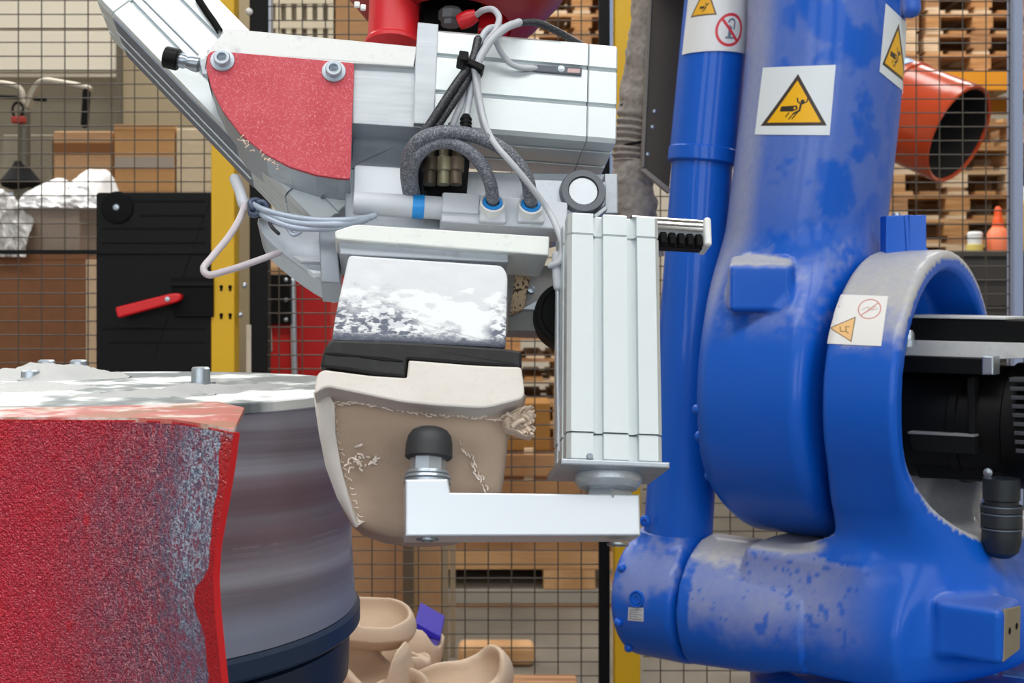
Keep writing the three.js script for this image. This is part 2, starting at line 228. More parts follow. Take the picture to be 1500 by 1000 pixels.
// ---------------------------------------------------------------- the hall
{
  const { x0, x1, z0, z1, h } = HALL, t = 0.25;
  const st = (name, geo, mat, label) => tag(solo(name, geo, mat), label, null, null, 'structure');
  st('floor', box(x0 - t, -t, z0 - t, x1 + t, 0, z1 + t), M.floor, 'grey beige concrete factory floor');
  st('cool_bounce_slab', box(-2.6, 0, -2.66, 4.5, 0.006, z1), std({ color: 0x72777e, roughness: 0.5, map: rep(smudgeTex, 0.5) }), 'unseen grey slab added to cool the light bounced off the floor');  // added out of view so light bounced onto the gripper turns cooler
  st('wall_back', box(x0 - t, 0, z0 - t, x1 + t, h, z0), M.wall, 'beige far wall of the factory hall');
  st('wall_left', box(x0 - t, 0, z0, x0, h, z1), M.wall, 'beige side wall of the hall');
  st('wall_right', box(x1, 0, z0, x1 + t, h, z1), M.wall, 'beige side wall behind the pallet racks');
  st('ceiling', box(x0 - t, h, z0 - t, x1 + t, h + t, z1 + t), M.ceiling, 'pale hall ceiling');
  // wall behind the camera, pierced by three tall windows
  const wy0 = 1.6, wy1 = 5.4, g = [], xs = [x0]; for (const [c, w] of WINDOWS) xs.push(c - w / 2, c + w / 2); xs.push(x1);
  for (let i = 0; i < xs.length; i += 2) g.push(box(xs[i], 0, z1, xs[i + 1], h, z1 + t));
  for (const [c, w] of WINDOWS) g.push(box(c - w / 2, 0, z1, c + w / 2, wy0, z1 + t), box(c - w / 2, wy1, z1, c + w / 2, h, z1 + t));
  st('wall_front', g, std({ color: 0x8d8a84, roughness: 0.9 }), 'beige wall with tall bright windows');
  const glow = std({ color: 0xffffff, emissive: new THREE.Color(0.92, 0.97, 1), emissiveIntensity: 3.2, roughness: 0.9 });
  WINDOWS.forEach(([c, w], i) => {
    const o = thing('window_' + (i + 1), 'tall window of frosted daylight glass', null, null, 'structure');
    part(o, 'pane', box(c - w / 2, wy0, z1 + 0.1, c + w / 2, wy1, z1 + 0.12), glow);
    const f = []; for (const x of [c - w / 2 + 0.03, c, c + w / 2 - 0.03]) f.push(box(x - 0.03, wy0, z1 + 0.05, x + 0.03, wy1, z1 + 0.1)); for (const y of [wy0 + 0.03, (wy0 + wy1) / 2, wy1 - 0.03]) f.push(box(c - w / 2, y - 0.03, z1 + 0.05, c + w / 2, y + 0.03, z1 + 0.1));
    part(o, 'window_frame', f, M.blackSteel); rebase(o);
    const L = new THREE.RectAreaLight(new THREE.Color(0.9, 0.96, 1), WINDOW_POWER, w, wy1 - wy0); L.position.set(c, (wy0 + wy1) / 2, z1 + 0.02); L.lookAt(c, (wy0 + wy1) / 2, -5); scene.add(L);
  });
  const lampGlow = std({ color: 0xffffff, emissive: new THREE.Color(1, 0.98, 0.95), emissiveIntensity: 4, roughness: 0.9 });
  ROOF_LIGHTS.forEach(([x, z, w, d, power], i) => {
    const o = thing('ceiling_light', 'white ceiling panel lamp ' + ['above the sanding machine', 'above the blue robot', 'over the wire mesh fence', 'over the raised sectional door', 'over the orange duct', 'by the far wall of the hall'][i], 'lamp'), y = h - 0.9;
    part(o, 'diffuser', box(x - w / 2, y, z - d / 2, x + w / 2, y + 0.02, z + d / 2), lampGlow);
    part(o, 'housing', box(x - w / 2 - 0.03, y + 0.02, z - d / 2 - 0.03, x + w / 2 + 0.03, y + 0.1, z + d / 2 + 0.03), M.whitePlastic);
    for (const s of [-1, 1]) part(o, 'suspension_rod', box(x + s * w * 0.4 - 0.01, y + 0.1, z - 0.01, x + s * w * 0.4 + 0.01, h, z + 0.01), M.steel);
    rebase(o);
    const L = new THREE.RectAreaLight(new THREE.Color(1, 0.985, 0.96), power, w, d); L.position.set(x, y - 0.02, z); L.lookAt(x, 0, z); scene.add(L);
  });
}
// ---------------------------------------------------------------- safety fence
const FD = 2.74;
{
  const f = flat(FD), X = px => P(px, 0, FD).x, Y = py => P(0, py, FD).y;
  function panel(name, label, px0, px1, phaseX, phaseY, rails) {
    const o = thing(name, label, 'fence'), x0 = X(px0), x1 = X(px1), w = [], y0 = 0.12, y1 = 2.75, rod = (ax, ay, bx, by, z) => { const g = new THREE.CylinderGeometry(0.00145, 0.00145, Math.hypot(bx - ax, by - ay), 5, 1, true); if (ay === by) g.rotateZ(Math.PI / 2); g.translate((ax + bx) / 2, (ay + by) / 2, z); w.push(g); };
    const sx = X(phaseX), sy = Y(phaseY);
    for (let k = Math.ceil((x0 - sx) / 0.05); sx + k * 0.05 <= x1; k++) rod(sx + k * 0.05, y0, sx + k * 0.05, y1, -FD);
    for (let k = Math.ceil((y0 - sy) / 0.03); sy + k * 0.03 <= y1; k++) rod(x0, sy + k * 0.03, x1, sy + k * 0.03, -FD - 0.0028);
    part(o, 'wire_mesh', w, M.wire, null, 'stuff');
    for (const [a, b, c, d] of rails) part(o, 'rail', box(X(a), Y(d), -FD - 0.012, X(b), Y(c), -FD + 0.006), M.blackSteel);
    part(o, 'rail', box(x0, 0.1, -FD - 0.012, x1, 0.13, -FD + 0.008), M.blackSteel); part(o, 'rail', box(x0, 2.74, -FD - 0.012, x1, 2.77, -FD + 0.008), M.blackSteel);
    for (const x of [x0, x1 - 0.012]) part(o, 'foot', box(x, 0, -FD - 0.012, x + 0.012, 0.1, -FD + 0.008), M.blackSteel);
    return rebase(o);
  }
  panel('mesh_fence', 'wire mesh fence panel in front of the wrapped cartons', -240, 312, 27, 82, [[-240, 141, 366, 372]]);
  panel('mesh_fence', 'wire mesh fence panel behind the clog and gripper', 392, 880, 545, 806, [[877, 893, -400, 1900]]);
  panel('mesh_fence', 'wire mesh fence panel in front of the orange duct', 942, 1480, 1342, 165, []);
  function post(label, px, mat, w = 0.05) {
    const o = thing('fence_post', label, 'post'), x = X(px);
    const m = part(o, 'column', box(x, 0.01, -FD - w / 2, x + w, 2.8, -FD + w / 2, 0.003), mat); part(o, 'base_plate', box(x - 0.04, 0, -FD - 0.09, x + w + 0.04, 0.01, -FD + 0.09), mat); return o;
  }
  const p1 = post('yellow steel fence post beside the black lock panel', 313, M.yellow);
  for (const [px, py] of [[324, 420], [337, 420], [324, 461], [337, 461]]) { const c = f.loc(px, py, 0.0265); part(p1, 'slot', [new THREE.CylinderGeometry(0.004, 0.004, 0.004, 12).rotateX(Math.PI / 2).translate(c.x, c.y, 0.0255 - FD - 0.001), box(c.x - 0.0025, c.y - 0.009, -FD + 0.0235, c.x + 0.0025, c.y, -FD + 0.0265)], M.blackMatt); }
  for (const [px, py] of [[358, 418], [352, 461], [308, 405], [306, 465]]) { const c = f.loc(px, py, 0.01); part(p1, 'bolt', new THREE.SphereGeometry(0.0062, 12, 8).translate(c.x, c.y, -FD + 0.01), M.zinc); }
  rebase(p1);
  rebase(post('yellow steel fence post between the air cylinder and the robot', 899, M.yellow, 0.055));
  const p3 = thing('fence_post', 'dark fence post coloured pale blue with its sky sheen, beside the orange duct', 'post');
  part(p3, 'column', box(X(1480), 0.01, -FD - 0.02, X(1494), 2.8, -FD + 0.02, 0.002), std({ color: 0x8d9ab4, roughness: 0.4 })); part(p3, 'base_plate', box(X(1470), 0, -FD - 0.05, X(1504), 0.01, -FD + 0.05), M.blackSteel); rebase(p3);  // sky reflection on a dark glossy post, put into its base colour
  const p4 = thing('door_profile', 'black upright door profile next to the yellow post', 'post');
  part(p4, 'column', box(X(361), 0.01, -FD - 0.07, X(388), 2.8, -FD - 0.03, 0.002), M.blackSteel);
  part(p4, 'cover_strip', box(X(388.5), 1.9, -FD - 0.066, X(392), 2.8, -FD - 0.036), M.aluSide, 'grey side strip');
  part(p4, 'base_plate', box(X(361), 0, -FD - 0.1, X(392), 0.01, -FD - 0.03), M.blackSteel);
  { const c = f.loc(364, 16, -0.02); part(p4, 'bolt', new THREE.SphereGeometry(0.008, 12, 8).translate(c.x, c.y, -FD - 0.028), M.whitePlastic); }
  { const a = f.loc(357, 476, 0), b = f.loc(364, 560, 0); part(p4, 'edge_strip', box(a.x, b.y, -FD - 0.03, b.x, a.y, -FD - 0.026), M.cardWhite); }
  rebase(p4);
  // lock panel with the red handle
  const lp = thing('gate_lock_panel', 'black lock panel with a red handle on the fence gate', 'gate lock');
  part(lp, 'plate', toWorld(f, prism(f, rounded([[141, 282, 5], [312, 282, 0.1], [312, 760, 0.1], [141, 760, 0.1]], 4), 0.018, 0.008, 0.001)), M.black);
  for (const [y, a, b] of [[293, 196, 300], [314, 205, 300], [333, 150, 300], [354, 150, 300], [480, 150, 300], [500, 160, 300]]) part(lp, 'ridge', toWorld(f, pbox(f, a, y, b, y + 3, 0.0195, 0.003, 0.0005)), M.blackMatt);
  part(lp, 'cross_bar', toWorld(f, pbox(f, 141, 366, 312, 372, 0.024, 0.01)), M.black);
  { const c = f.world(f.loc(172, 304, 0.018)); const k = part(lp, 'knob', lathe([[0, 0.008], [0.028, 0.008], [0.034, 0.005], [0.035, 0]], c, V(0, 0, 1)), M.blackMatt); part(k, 'screw', lathe([[0, 0.012], [0.006, 0.011], [0.008, 0.007]], c, V(0, 0, 1), 16), M.zinc); }
  const lb = part(lp, 'latch_box', toWorld(f, prism(f, [[250, 406], [312, 406], [312, 464], [254, 464]], 0.034, 0.02, 0.002)), M.blackMatt);
  part(lb, 'latch_rail', toWorld(f, pbox(f, 248, 413, 312, 419, 0.038, 0.006)), M.black);
  const hd = part(lp, 'handle', toWorld(f, prism(f, rounded([[168, 450, 4], [252, 429, 8], [266, 430, 8], [264, 441, 8], [172, 466, 4]], 5), 0.062, 0.022, 0.004)), std({ color: 0xd6101a, roughness: 0.4 }));
  { const c = f.world(f.loc(246, 438, 0.06)); part(hd, 'pivot_bolt', lathe([[0, 0.006], [0.005, 0.0055], [0.006, 0]], c, V(0, 0, 1), 16), M.zinc); }
  { const a = f.loc(141, 760, 0); part(lp, 'stand', box(X(150), 0, -FD - 0.002, X(300), a.y + 0.05, -FD + 0.01), M.black); }
  rebase(lp);
}
// ---------------------------------------------------------------- goods behind the fence
const rect = (px0, py0, px1, py1, d, depth, r = 0.004) => { const a = P(px0, py1, d), b = P(px1, py0, d); return box(a.x, a.y, -d - depth, b.x, b.y, -d, r); };
function carton(label, px0, py0, px1, py1, d, depth, mat, opt = {}) {
  const o = thing('carton', label, 'box', opt.group); part(o, 'body', rect(px0, py0, px1, py1, d, depth, 0.006), mat);
  if (opt.tape) { const [y0, y1, m] = opt.tape; part(o, 'tape', rect(px0 + 1, y0, px1 - 1, y1, d - 0.002, 0.003, 0), m || M.cardWhite); }
  if (opt.flap) part(o, 'flap', rect(px0, py0 - 2, px1, py0 + 6, d - 0.003, 0.02, 0.001), mat);
  return rebase(o);
}
{
  const d1 = 3.9, fl = d => HORIZON + EYE * FOCAL / d;
  carton('tall dark brown carton under the plastic-wrapped one', -70, 374, 126, fl(d1), d1, 0.5, M.cardDark, { flap: true });
  { const c = scene.children[scene.children.length - 1], q = P(126, 380, d1).sub(c.position), w = P(140, 0, d1).x - P(126, 0, d1).x; part(c, 'lit_side_strip', box(q.x, 0.001, q.z - 0.06, q.x + w, q.y, q.z + 0.003, 0.002), M.cardLight, 'pale strip painted as the lit side of the carton'); }  // lighter strip added where the side face of the carton catches light
  carton('grey brown carton wrapped in clear film', -70, 300, 118, 374, d1 + 0.02, 0.46, std({ color: 0x8d7a68, roughness: 0.35, map: cardTex }), {});
  // crumpled film on top of it
  const film = std({ color: 0xe9e9ea, roughness: 0.32 }), film2 = phy({ color: 0xd9d8d6, roughness: 0.3, transmission: 0.35, thickness: 0 });
  const wrap = (px0, py0, px1, py1, d, depth, seed, sh) => { const a = P(px0, py1, d), b = P(px1, py0, d), w = b.x - a.x, h = b.y - a.y; return grid(40, 24, (u, v) => { const n = fbm(u * 7 + seed, v * 5, 4, 0, seed) - 0.5, r = Math.abs(fbm(u * 9, v * 9 + seed, 3, 0, seed + 3) - 0.5); const top = sh(u); return V(a.x + w * u + n * 0.02, a.y + h * top * (1 - v), -d - depth * (1 - v) * (1 - v) * 0.8 + n * 0.05 - r * 0.05); }, 0.0012); };
  solo('plastic_film', wrap(22, 236, 152, 304, d1 - 0.02, 0.3, 5, u => 0.62 + 0.38 * sstep(0.42, 0.52, u) * (1 - sstep(0.72, 0.95, u)) + 0.18 * Math.sin(u * 9) * (u < 0.45 ? 1 : 0) - 0.45 * sstep(0.8, 1, u)), film, 'crumpled white plastic film lying on the wrapped carton', 'plastic film');
  solo('plastic_sheet', wrap(-40, 268, 36, 376, d1 - 0.06, 0.1, 9, u => 1 - 0.5 * u * u), film2, 'loose translucent plastic sheet hanging beside the wrapped carton', 'plastic film');
  // shelf rack with cartons
  const sd = 4.6, rk = thing('shelf_rack', 'grey steel shelf carrying the orange-brown cartons', 'shelf');
  part(rk, 'shelf', rect(-60, 282, 345, 292, sd, 0.6, 0.002), M.zinc);
  for (const px of [-60, 330]) for (const q of [0, 0.56]) { const a = P(px, 282, sd); part(rk, 'upright', box(a.x, 0, -sd - q - 0.04, a.x + 0.035, a.y, -sd - q), M.zinc); }
  rebase(rk);
  carton('orange-brown carton with a grey band of tape', 167, 184, 256, 282, sd, 0.4, std({ color: 0xc2935f, roughness: 0.85, map: cardTex }), { tape: [229, 247, std({ color: 0x9a8f82, roughness: 0.6 })], flap: true });
  carton('orange-brown carton with a dark stripe', 78, 192, 165, 282, sd + 0.02, 0.4, std({ color: 0xc49a70, roughness: 0.85, map: cardTex }), { tape: [209, 226, std({ color: 0x7d4f26, roughness: 0.8 })] });
  carton('pale cream carton beside the yellow post', 258, 188, 318, 282, sd, 0.4, std({ color: 0xd6c3a4, roughness: 0.85, map: cardTex }));
  carton('low grey box behind the handle pole', 4, 197, 77, 282, sd + 0.03, 0.35, std({ color: 0x9a917f, roughness: 0.8, map: cardTex }));
  // tall handle pole
  const hp = thing('handle_pole', 'grey bent-tube handle on a pole behind the mesh', 'handle'), pd = 4.48, q = (x, y, dd = 0) => P(x, y, pd + dd), tm = std({ color: 0x5f5b50, roughness: 0.45, metalness: 0.4 }), tl = std({ color: 0xa39c8c, roughness: 0.4, metalness: 0.4 });
  part(hp, 'pole', [capTube([q(36, 165), q(36, 300)], 0.02, 8, 12), box(q(36, 0).x - 0.03, 0, -pd - 0.03, q(36, 0).x + 0.03, q(0, 262).y, -pd + 0.03, 0.006)], tm);
  part(hp, 'collar', lathe([[0.03, 0], [0.06, 0.01], [0.07, 0.03], [0.03, 0.08], [0.02, 0.1]], q(30, 278), V(0, 1, 0), 20), M.blackMatt);
  part(hp, 'handle_bar', capTube([q(40, 156), q(50, 132), q(62, 120), q(90, 122), q(130, 130)], 0.013, 40, 12), tl);
  part(hp, 'grip', capTube([q(127, 132), q(126, 150), q(124, 182)], 0.014, 16, 12), M.blackMatt);
  part(hp, 'handle_bar', capTube([q(36, 152), q(28, 130), q(10, 124), q(-24, 122)], 0.012, 30, 12), tl);
  part(hp, 'cross_bar', capTube([q(-20, 141), q(30, 143), q(66, 146)], 0.007, 12, 8), M.blackMatt);
  part(hp, 'guide_ring', new THREE.TorusGeometry(0.024, 0.005, 8, 20).scale(0.8, 1.1, 1).translate(q(31, 163).x, q(31, 163).y, -pd + 0.03), M.blackMatt);
  part(hp, 'red_latch', box(q(22, 0).x, q(0, 182).y, -pd, q(41, 0).x, q(0, 172).y, -pd + 0.04, 0.006), std({ color: 0x9c2a1c, roughness: 0.5 }));
  rebase(hp);
  // raised beige sectional door with its frame
  const dd = 6.2, dr = thing('door_1', 'raised beige sectional door above a dark opening', null, null, 'structure');
  for (let i = 0; i < 6; i++) { const a = P(-330, 105 - i * 62, dd), b = P(172, 105 - (i + 1) * 62 + 2, dd); part(dr, 'panel', box(a.x, a.y, -dd - 0.06, b.x, b.y, -dd, 0.006), std({ color: 0xe0d8c6, roughness: 0.7 })); }
  part(dr, 'door_frame', [box(P(172, 0, dd).x, 0, -dd - 0.1, P(180, 0, dd).x, 4.6, -dd + 0.02), box(P(-340, 0, dd).x, 0, -dd - 0.1, P(-330, 0, dd).x, 4.6, -dd + 0.02)], std({ color: 0x5d5648, roughness: 0.7 }));
  part(dr, 'opening_shade', box(P(-330, 0, dd).x, 0, -dd - 0.3, P(172, 0, dd).x, P(0, 100, dd).y, -dd - 0.25), std({ color: 0x878070, roughness: 0.8 }), 'grey panel darkened as the shade inside the door opening');  // darker sheet put in for the shade inside the opening
  rebase(dr);
  tag(solo('partition', box(P(180, 0, dd).x, 0, -dd - 0.12, P(392, 0, dd).x, 4.6, -dd), std({ color: 0xcbbfa8, roughness: 0.85, map: rep(wallTex, 0.6) })), 'light beige partition panel next to the sectional door', null, null, 'structure');
  // rack shelf over the gripper, with a stack of beige slatted crates and a brown carton
  const cd = 5.3, cr = thing('shelf_rack', 'grey steel rack with the slatted beige crates', 'shelf');
  part(cr, 'shelf', rect(384, 72, 660, 82, cd, 0.7, 0.002), M.zinc);
  for (const px of [384, 648]) for (const k of [0, 0.66]) { const a = P(px, 72, cd); part(cr, 'upright', box(a.x, 0, -cd - k - 0.04, a.x + 0.024, a.y, -cd - k), std({ color: 0x8f7f68, roughness: 0.6 })); }
  rebase(cr);
  const beige = std({ color: 0xd3c8b0, roughness: 0.75 });
  const crate0 = thing('crate', 'lower slatted beige crate on the steel rack', 'crate');
  { const a = P(388, 72, cd), b = P(488, 36, cd);
    for (const [k0, k1] of [[0, 0.14], [0.86, 1]]) part(crate0, 'rim', box(a.x, mix(a.y, b.y, k0), -cd - 0.4, b.x, mix(a.y, b.y, k1), -cd), beige);
    for (let i = 0; i < 7; i++) { const x = mix(a.x, b.x - 0.022, i / 6); part(crate0, 'slat', box(x, mix(a.y, b.y, 0.14), -cd - 0.02, x + 0.022, mix(a.y, b.y, 0.86), -cd - 0.004), beige); }
    part(crate0, 'inside', box(a.x + 0.01, mix(a.y, b.y, 0.14), -cd - 0.38, b.x - 0.01, mix(a.y, b.y, 0.86), -cd - 0.03), std({ color: 0x8e836f, roughness: 0.9 })); rebase(crate0);
    copy(crate0, 'upper slatted beige crate on the steel rack', 0, b.y - a.y, 0); copy(crate0, 'topmost slatted beige crate on the steel rack', 0, 2 * (b.y - a.y), 0); }
  carton('plain brown carton beside the slatted beige crates', 491, -30, 545, 72, cd, 0.4, std({ color: 0xb58a5f, roughness: 0.85, map: cardTex }));
  carton('dark brown carton behind the red wrist cylinder', 548, -10, 640, 72, cd + 0.05, 0.4, std({ color: 0x4a3826, roughness: 0.85, map: cardTex }));
  // red cabinet behind the middle fence panel
  const rd = 3.3, rc = thing('red_cabinet', 'red metal cabinet behind the sanding drum', 'cabinet');
  part(rc, 'body', box(P(380, 0, rd).x, 0, -rd - 0.4, P(484, 0, rd).x, P(0, 402, rd).y, -rd, 0.004), M.redBin);
  const cb = part(rc, 'control_box', rect(386, 402, 424, 475, rd - 0.03, 0.03, 0.003), M.black);
  for (const y of [410, 439, 468]) { const c = P(419, y, rd - 0.03); part(cb, 'bolt', new THREE.SphereGeometry(0.006, 10, 8).translate(c.x, c.y, -rd + 0.03), M.zinc); }
  part(rc, 'pipe', capTube([P(429, 412, rd - 0.015), P(430, 470, rd - 0.015), P(433, 600, rd - 0.015)], 0.0085, 12, 10), M.zinc, 'grey upright pipe');
  rebase(rc);
  const wb = thing('wooden_board', 'light wooden board lying on the red cabinet', 'board'); part(wb, 'plank', rect(388, 392, 486, 402, rd, 0.3, 0.002), M.wood2); part(wb, 'plank', rect(392, 376, 476, 391.5, rd + 0.05, 0.2, 0.002), M.wood); rebase(wb);
  solo('plank', box(P(486, 0, 3.6).x, 0, -3.64, P(505, 0, 3.6).x, P(0, 412, 3.6).y, -3.6, 0.003), M.wood, 'narrow wooden plank standing upright beside the red cabinet', 'plank');
  solo('grey_cable', capTube([P(384, 300, 2.82), P(385, 400, 2.82), P(387, 450, 2.82), P(393, 480, 2.82), P(395, 512, 2.82)], 0.0065, 40, 8), std({ color: 0x8a8a84, roughness: 0.5 }), 'grey cable hanging beside the black door profile', 'cable');
  // plywood sheets and a strut under the clog
  const wd = 4.2, y0 = 0;
  solo('plywood_sheet', box(P(470, 0, wd).x, y0, -wd - 0.02, P(590, 0, wd).x, P(0, 640, wd).y, -wd, 0.002), std({ color: 0xd2ab80, roughness: 0.8, map: cardTex }), 'wide light plywood sheet below the clog', 'sheet');
  solo('plywood_sheet', box(P(605, 0, wd).x, y0, -wd - 0.02, P(646, 0, wd).x, P(0, 640, wd).y, -wd, 0.002), std({ color: 0xcaa275, roughness: 0.8, map: cardTex }), 'narrow plywood sheet beside the grey strut', 'sheet');
  { const a = P(590, 760, wd - 0.1), b = P(606, 1100, wd - 0.1); const g = box(a.x, 0, -wd + 0.06, a.x + 0.034, a.y, -wd + 0.1, 0.002); solo('strut', g, std({ color: 0x6c6250, roughness: 0.7 }), 'dark grey upright strut between two plywood sheets', 'strut'); }
}
// pallets: every board and block is a part
const palletMats = [M.wood, M.wood2, M.wood3, std({ color: 0xd8b48a, roughness: 0.85, map: rep(woodTex, 1.3, 0.9) })];
function makePallet(label, group, seed) {
  const o = thing('pallet', label, 'pallet', group), pick = () => palletMats[Math.floor(hash(seed++, 7) * 4)];
  for (const x of [-0.328, -0.164, 0, 0.164, 0.328]) part(o, 'deck_board', box(x - 0.06, 0.122, -0.6, x + 0.06, 0.144, 0.6), pick());
  for (const z of [-0.53, 0, 0.53]) part(o, 'cross_board', box(-0.4, 0.1, z - 0.07, 0.4, 0.122, z + 0.07), pick());
  for (const x of [-0.35, 0, 0.35]) { for (const z of [-0.53, 0, 0.53]) part(o, 'block', box(x - (x ? 0.05 : 0.072), 0.022, z - 0.07, x + (x ? 0.05 : 0.072), 0.1, z + 0.07), pick()); part(o, 'runner', box(x - 0.05, 0, -0.6, x + 0.05, 0.022, 0.6), pick()); }
  return o;
}
{
  const protos = [], ORD = ['topmost', 'second from top', 'third from top', 'fourth from top', 'fifth from top', 'sixth from top', 'seventh from top', 'eighth from top', 'ninth from top', 'tenth from top', 'eleventh from top', 'twelfth from top', 'thirteenth from top', 'fourteenth from top', 'fifteenth from top', 'sixteenth from top', 'seventeenth from top', 'second from floor', 'lowest'];
  const stack = (px, d, yBase, n, label, group, jitter = 0.012) => {
    const x = P(px, 0, d).x;
    for (let i = 0; i < n; i++) {
      const k = i % 3; let o;
      if (protos.length < 3) { o = makePallet(label, group, protos.length * 40 + 3); protos.push(o); } else { o = protos[k].clone(); o.name = numbered('pallet'); scene.add(o); }
      o.userData = { label: ORD[n - 1 - i] + ' ' + label, category: 'pallet', group }; o.position.set(x + (rnd() - 0.5) * jitter, yBase + i * 0.1445, -d - 0.6); o.rotation.y = (rnd() - 0.5) * 0.02 + (rnd() < 0.3 ? Math.PI : 0);
    }
  };
  const by = P(0, 105, 9).y;
  stack(1438, 9, by, 6, 'pallet on the yellow beam above the orange duct', 'pallets on the rack above the duct');
  stack(1263, 9, by, 6, 'pallet on the rack behind the blue robot', 'pallets on the rack behind the robot');
  stack(1612, 9, by, 6, 'pallet on the rack past the pale fence post', 'pallets on the rack past the fence post');
  stack(852, 9, by, 6, 'pallet on the rack behind the horizontal cylinder', 'pallets on the rack over the air cylinder');
  stack(1402, 7.6, 0, 19, 'pallet in the floor stack below the duct', 'floor stack of pallets below the duct');
  stack(1612, 7.6, 0, 19, 'pallet in the floor stack past the pale fence post', 'floor stack of pallets past the fence post');
  stack(745, 8.3, 0, 11, 'pallet in the floor stack behind the clog', 'floor stack of pallets behind the clog');
  const rk = thing('pallet_rack', 'tall pallet rack with yellow beams and blue uprights', 'rack'), bx0 = P(640, 0, 9).x, bx1 = P(1800, 0, 9).x;
  for (const z of [-8.97, -10.15]) part(rk, 'beam', box(bx0, P(0, 133, 9).y, z - 0.05, bx1, by, z, 0.004), std({ color: 0xd08a10, roughness: 0.5 }));
  for (const px of [640, 888, 1160, 1530, 1790]) for (const z of [-8.9, -10.2]) { const x = P(px, 0, 8.9).x; part(rk, 'upright', box(x, 0, z - 0.06, x + 0.075, 5, z), std({ color: 0x7688ab, roughness: 0.45 })); }
  rebase(rk);
  // low base of heavy timber under the lever, standing on the floor
  const td = 6.9, o = thing('timber_base', 'wide timber skid on the floor under the lever', 'skid'), X = px => P(px, 0, td).x, Y = py => P(0, py, td).y;
  for (const [a, b, c, d, m] of [[630, 900, 786, 806, M.wood3], [630, 900, 807, 834, M.wood2], [796, 872, 834.5, 863, M.wood2], [560, 650, 834.5, 863, M.wood], [630, 900, 863.5, 884, std({ color: 0x9c968a, roughness: 0.7 })], [630, 900, 884.5, 893.5, M.wood3]]) part(o, 'plank', box(X(a), Y(d), -td - 0.9, X(b), Y(c), -td, 0.004), m);
  for (const px of [640, 800, 890]) part(o, 'foot', box(X(px), 0, -td - 0.8, X(px) + 0.1, Y(893), -td - 0.02, 0.003), M.wood3);
  part(o, 'painted_gap_shade', box(X(650), Y(862), -td - 0.9, X(796), Y(835), -td - 0.6), M.blackMatt); rebase(o);  // the black board stands in the gap as its shade
  const cr = thing('wooden_crate', 'brown slatted wooden crate on the timber skid', 'crate');
  for (const [c, d, m] of [[668, 700, M.wood3], [708, 738, M.wood3], [746, 784, M.wood2]]) part(cr, 'slat', box(X(660), Y(d), -td - 0.1, X(880), Y(c), -td - 0.07, 0.003), m);
  for (const px of [664, 768, 868]) part(cr, 'corner_post', box(X(px), Y(785), -td - 0.13, X(px) + 0.05, Y(660), -td - 0.1), M.wood);
  part(cr, 'back_panel', box(X(660), Y(785), -td - 0.75, X(880), Y(664), -td - 0.72), M.cardDark); rebase(cr);
  carton('orange-yellow carton on the slatted wooden crate', 700, 590, 806, 660, td + 0.15, 0.4, std({ color: 0x9c6a28, roughness: 0.7, map: cardTex }));
  // block of wood lying on the floor
  { const fd = 5.8, a = P(670, 984, fd), b = P(783, 952, fd); solo('wood_block', new RoundedBoxGeometry(b.x - a.x, 0.1, 0.12, 4, 0.03).translate((a.x + b.x) / 2, 0.05, -fd - 0.06), M.wood2, 'rounded brown wood block lying on the floor', 'wood block'); }
  // dark cabinet with bottles
  const kd = 6.4, kb = thing('dark_cabinet', 'dark grey cabinet with bottles on its top', 'cabinet'), kx0 = P(1310, 0, kd).x, kx1 = P(1590, 0, kd).x, ky = P(0, 367, kd).y;
  part(kb, 'top', box(kx0 - 0.02, ky - 0.03, -kd - 0.4, kx1, ky, -kd + 0.02, 0.004), std({ color: 0x46423d, roughness: 0.6 })); part(kb, 'body', box(kx0, 0, -kd - 0.38, kx1, ky - 0.03, -kd, 0.004), std({ color: 0x2c2a2a, roughness: 0.6 }));
  for (let i = 0; i < 3; i++) part(kb, 'drawer', box(kx0 + 0.03, ky - 0.15 - i * 0.13, -kd, kx1 - 0.03, ky - 0.05 - i * 0.13, -kd + 0.012, 0.004), std({ color: 0x35322f, roughness: 0.6 }));
  rebase(kb);
  const bt = (name, label, px, py, prof, cap, mat, cm) => { const o = thing(name, label, 'bottle'), c = P(px, 367, kd + 0.1); part(o, 'body', lathe(prof, V(c.x, ky, -kd - 0.1), V(0, 1, 0), 24), mat); part(o, 'cap', lathe(cap, V(c.x, ky, -kd - 0.1), V(0, 1, 0), 20), cm); return rebase(o); };
  const or = std({ color: 0xf2581c, roughness: 0.35 });
  bt('spray_bottle', 'orange bottle with a tapered nozzle on the dark cabinet', 1462, 0, [[0, 0], [0.055, 0.002], [0.06, 0.03], [0.058, 0.07], [0.05, 0.1], [0.028, 0.125], [0, 0.125]], [[0.026, 0.12], [0.03, 0.13], [0.024, 0.17], [0.02, 0.175], [0.018, 0.215], [0.008, 0.228], [0, 0.23]], std({ color: 0xf4835a, roughness: 0.4 }), or);
  bt('can', 'small white can with a yellow foot on the dark cabinet', 1428, 0, [[0, 0], [0.04, 0], [0.042, 0.03], [0.04, 0.035], [0, 0.035]], [[0.034, 0.03], [0.038, 0.09], [0.03, 0.1], [0, 0.1]], std({ color: 0xd9c56a, roughness: 0.5 }), M.whitePlastic);
  bt('yellow_bottle', 'tall pale yellow bottle past the pale fence post', 1505, 0, [[0, 0], [0.05, 0], [0.05, 0.22], [0.03, 0.26], [0, 0.26]], [[0.022, 0.255], [0.024, 0.33], [0, 0.335]], std({ color: 0xc99f2c, roughness: 0.4 }), M.whitePlastic);
  // orange duct
  const dk = thing('duct', 'orange ventilation duct with a dark open end', 'duct'), ax = V(0.62, -0.43, 0.65).normalize(), c = P(1405, 197, 3.62), R = 0.146;
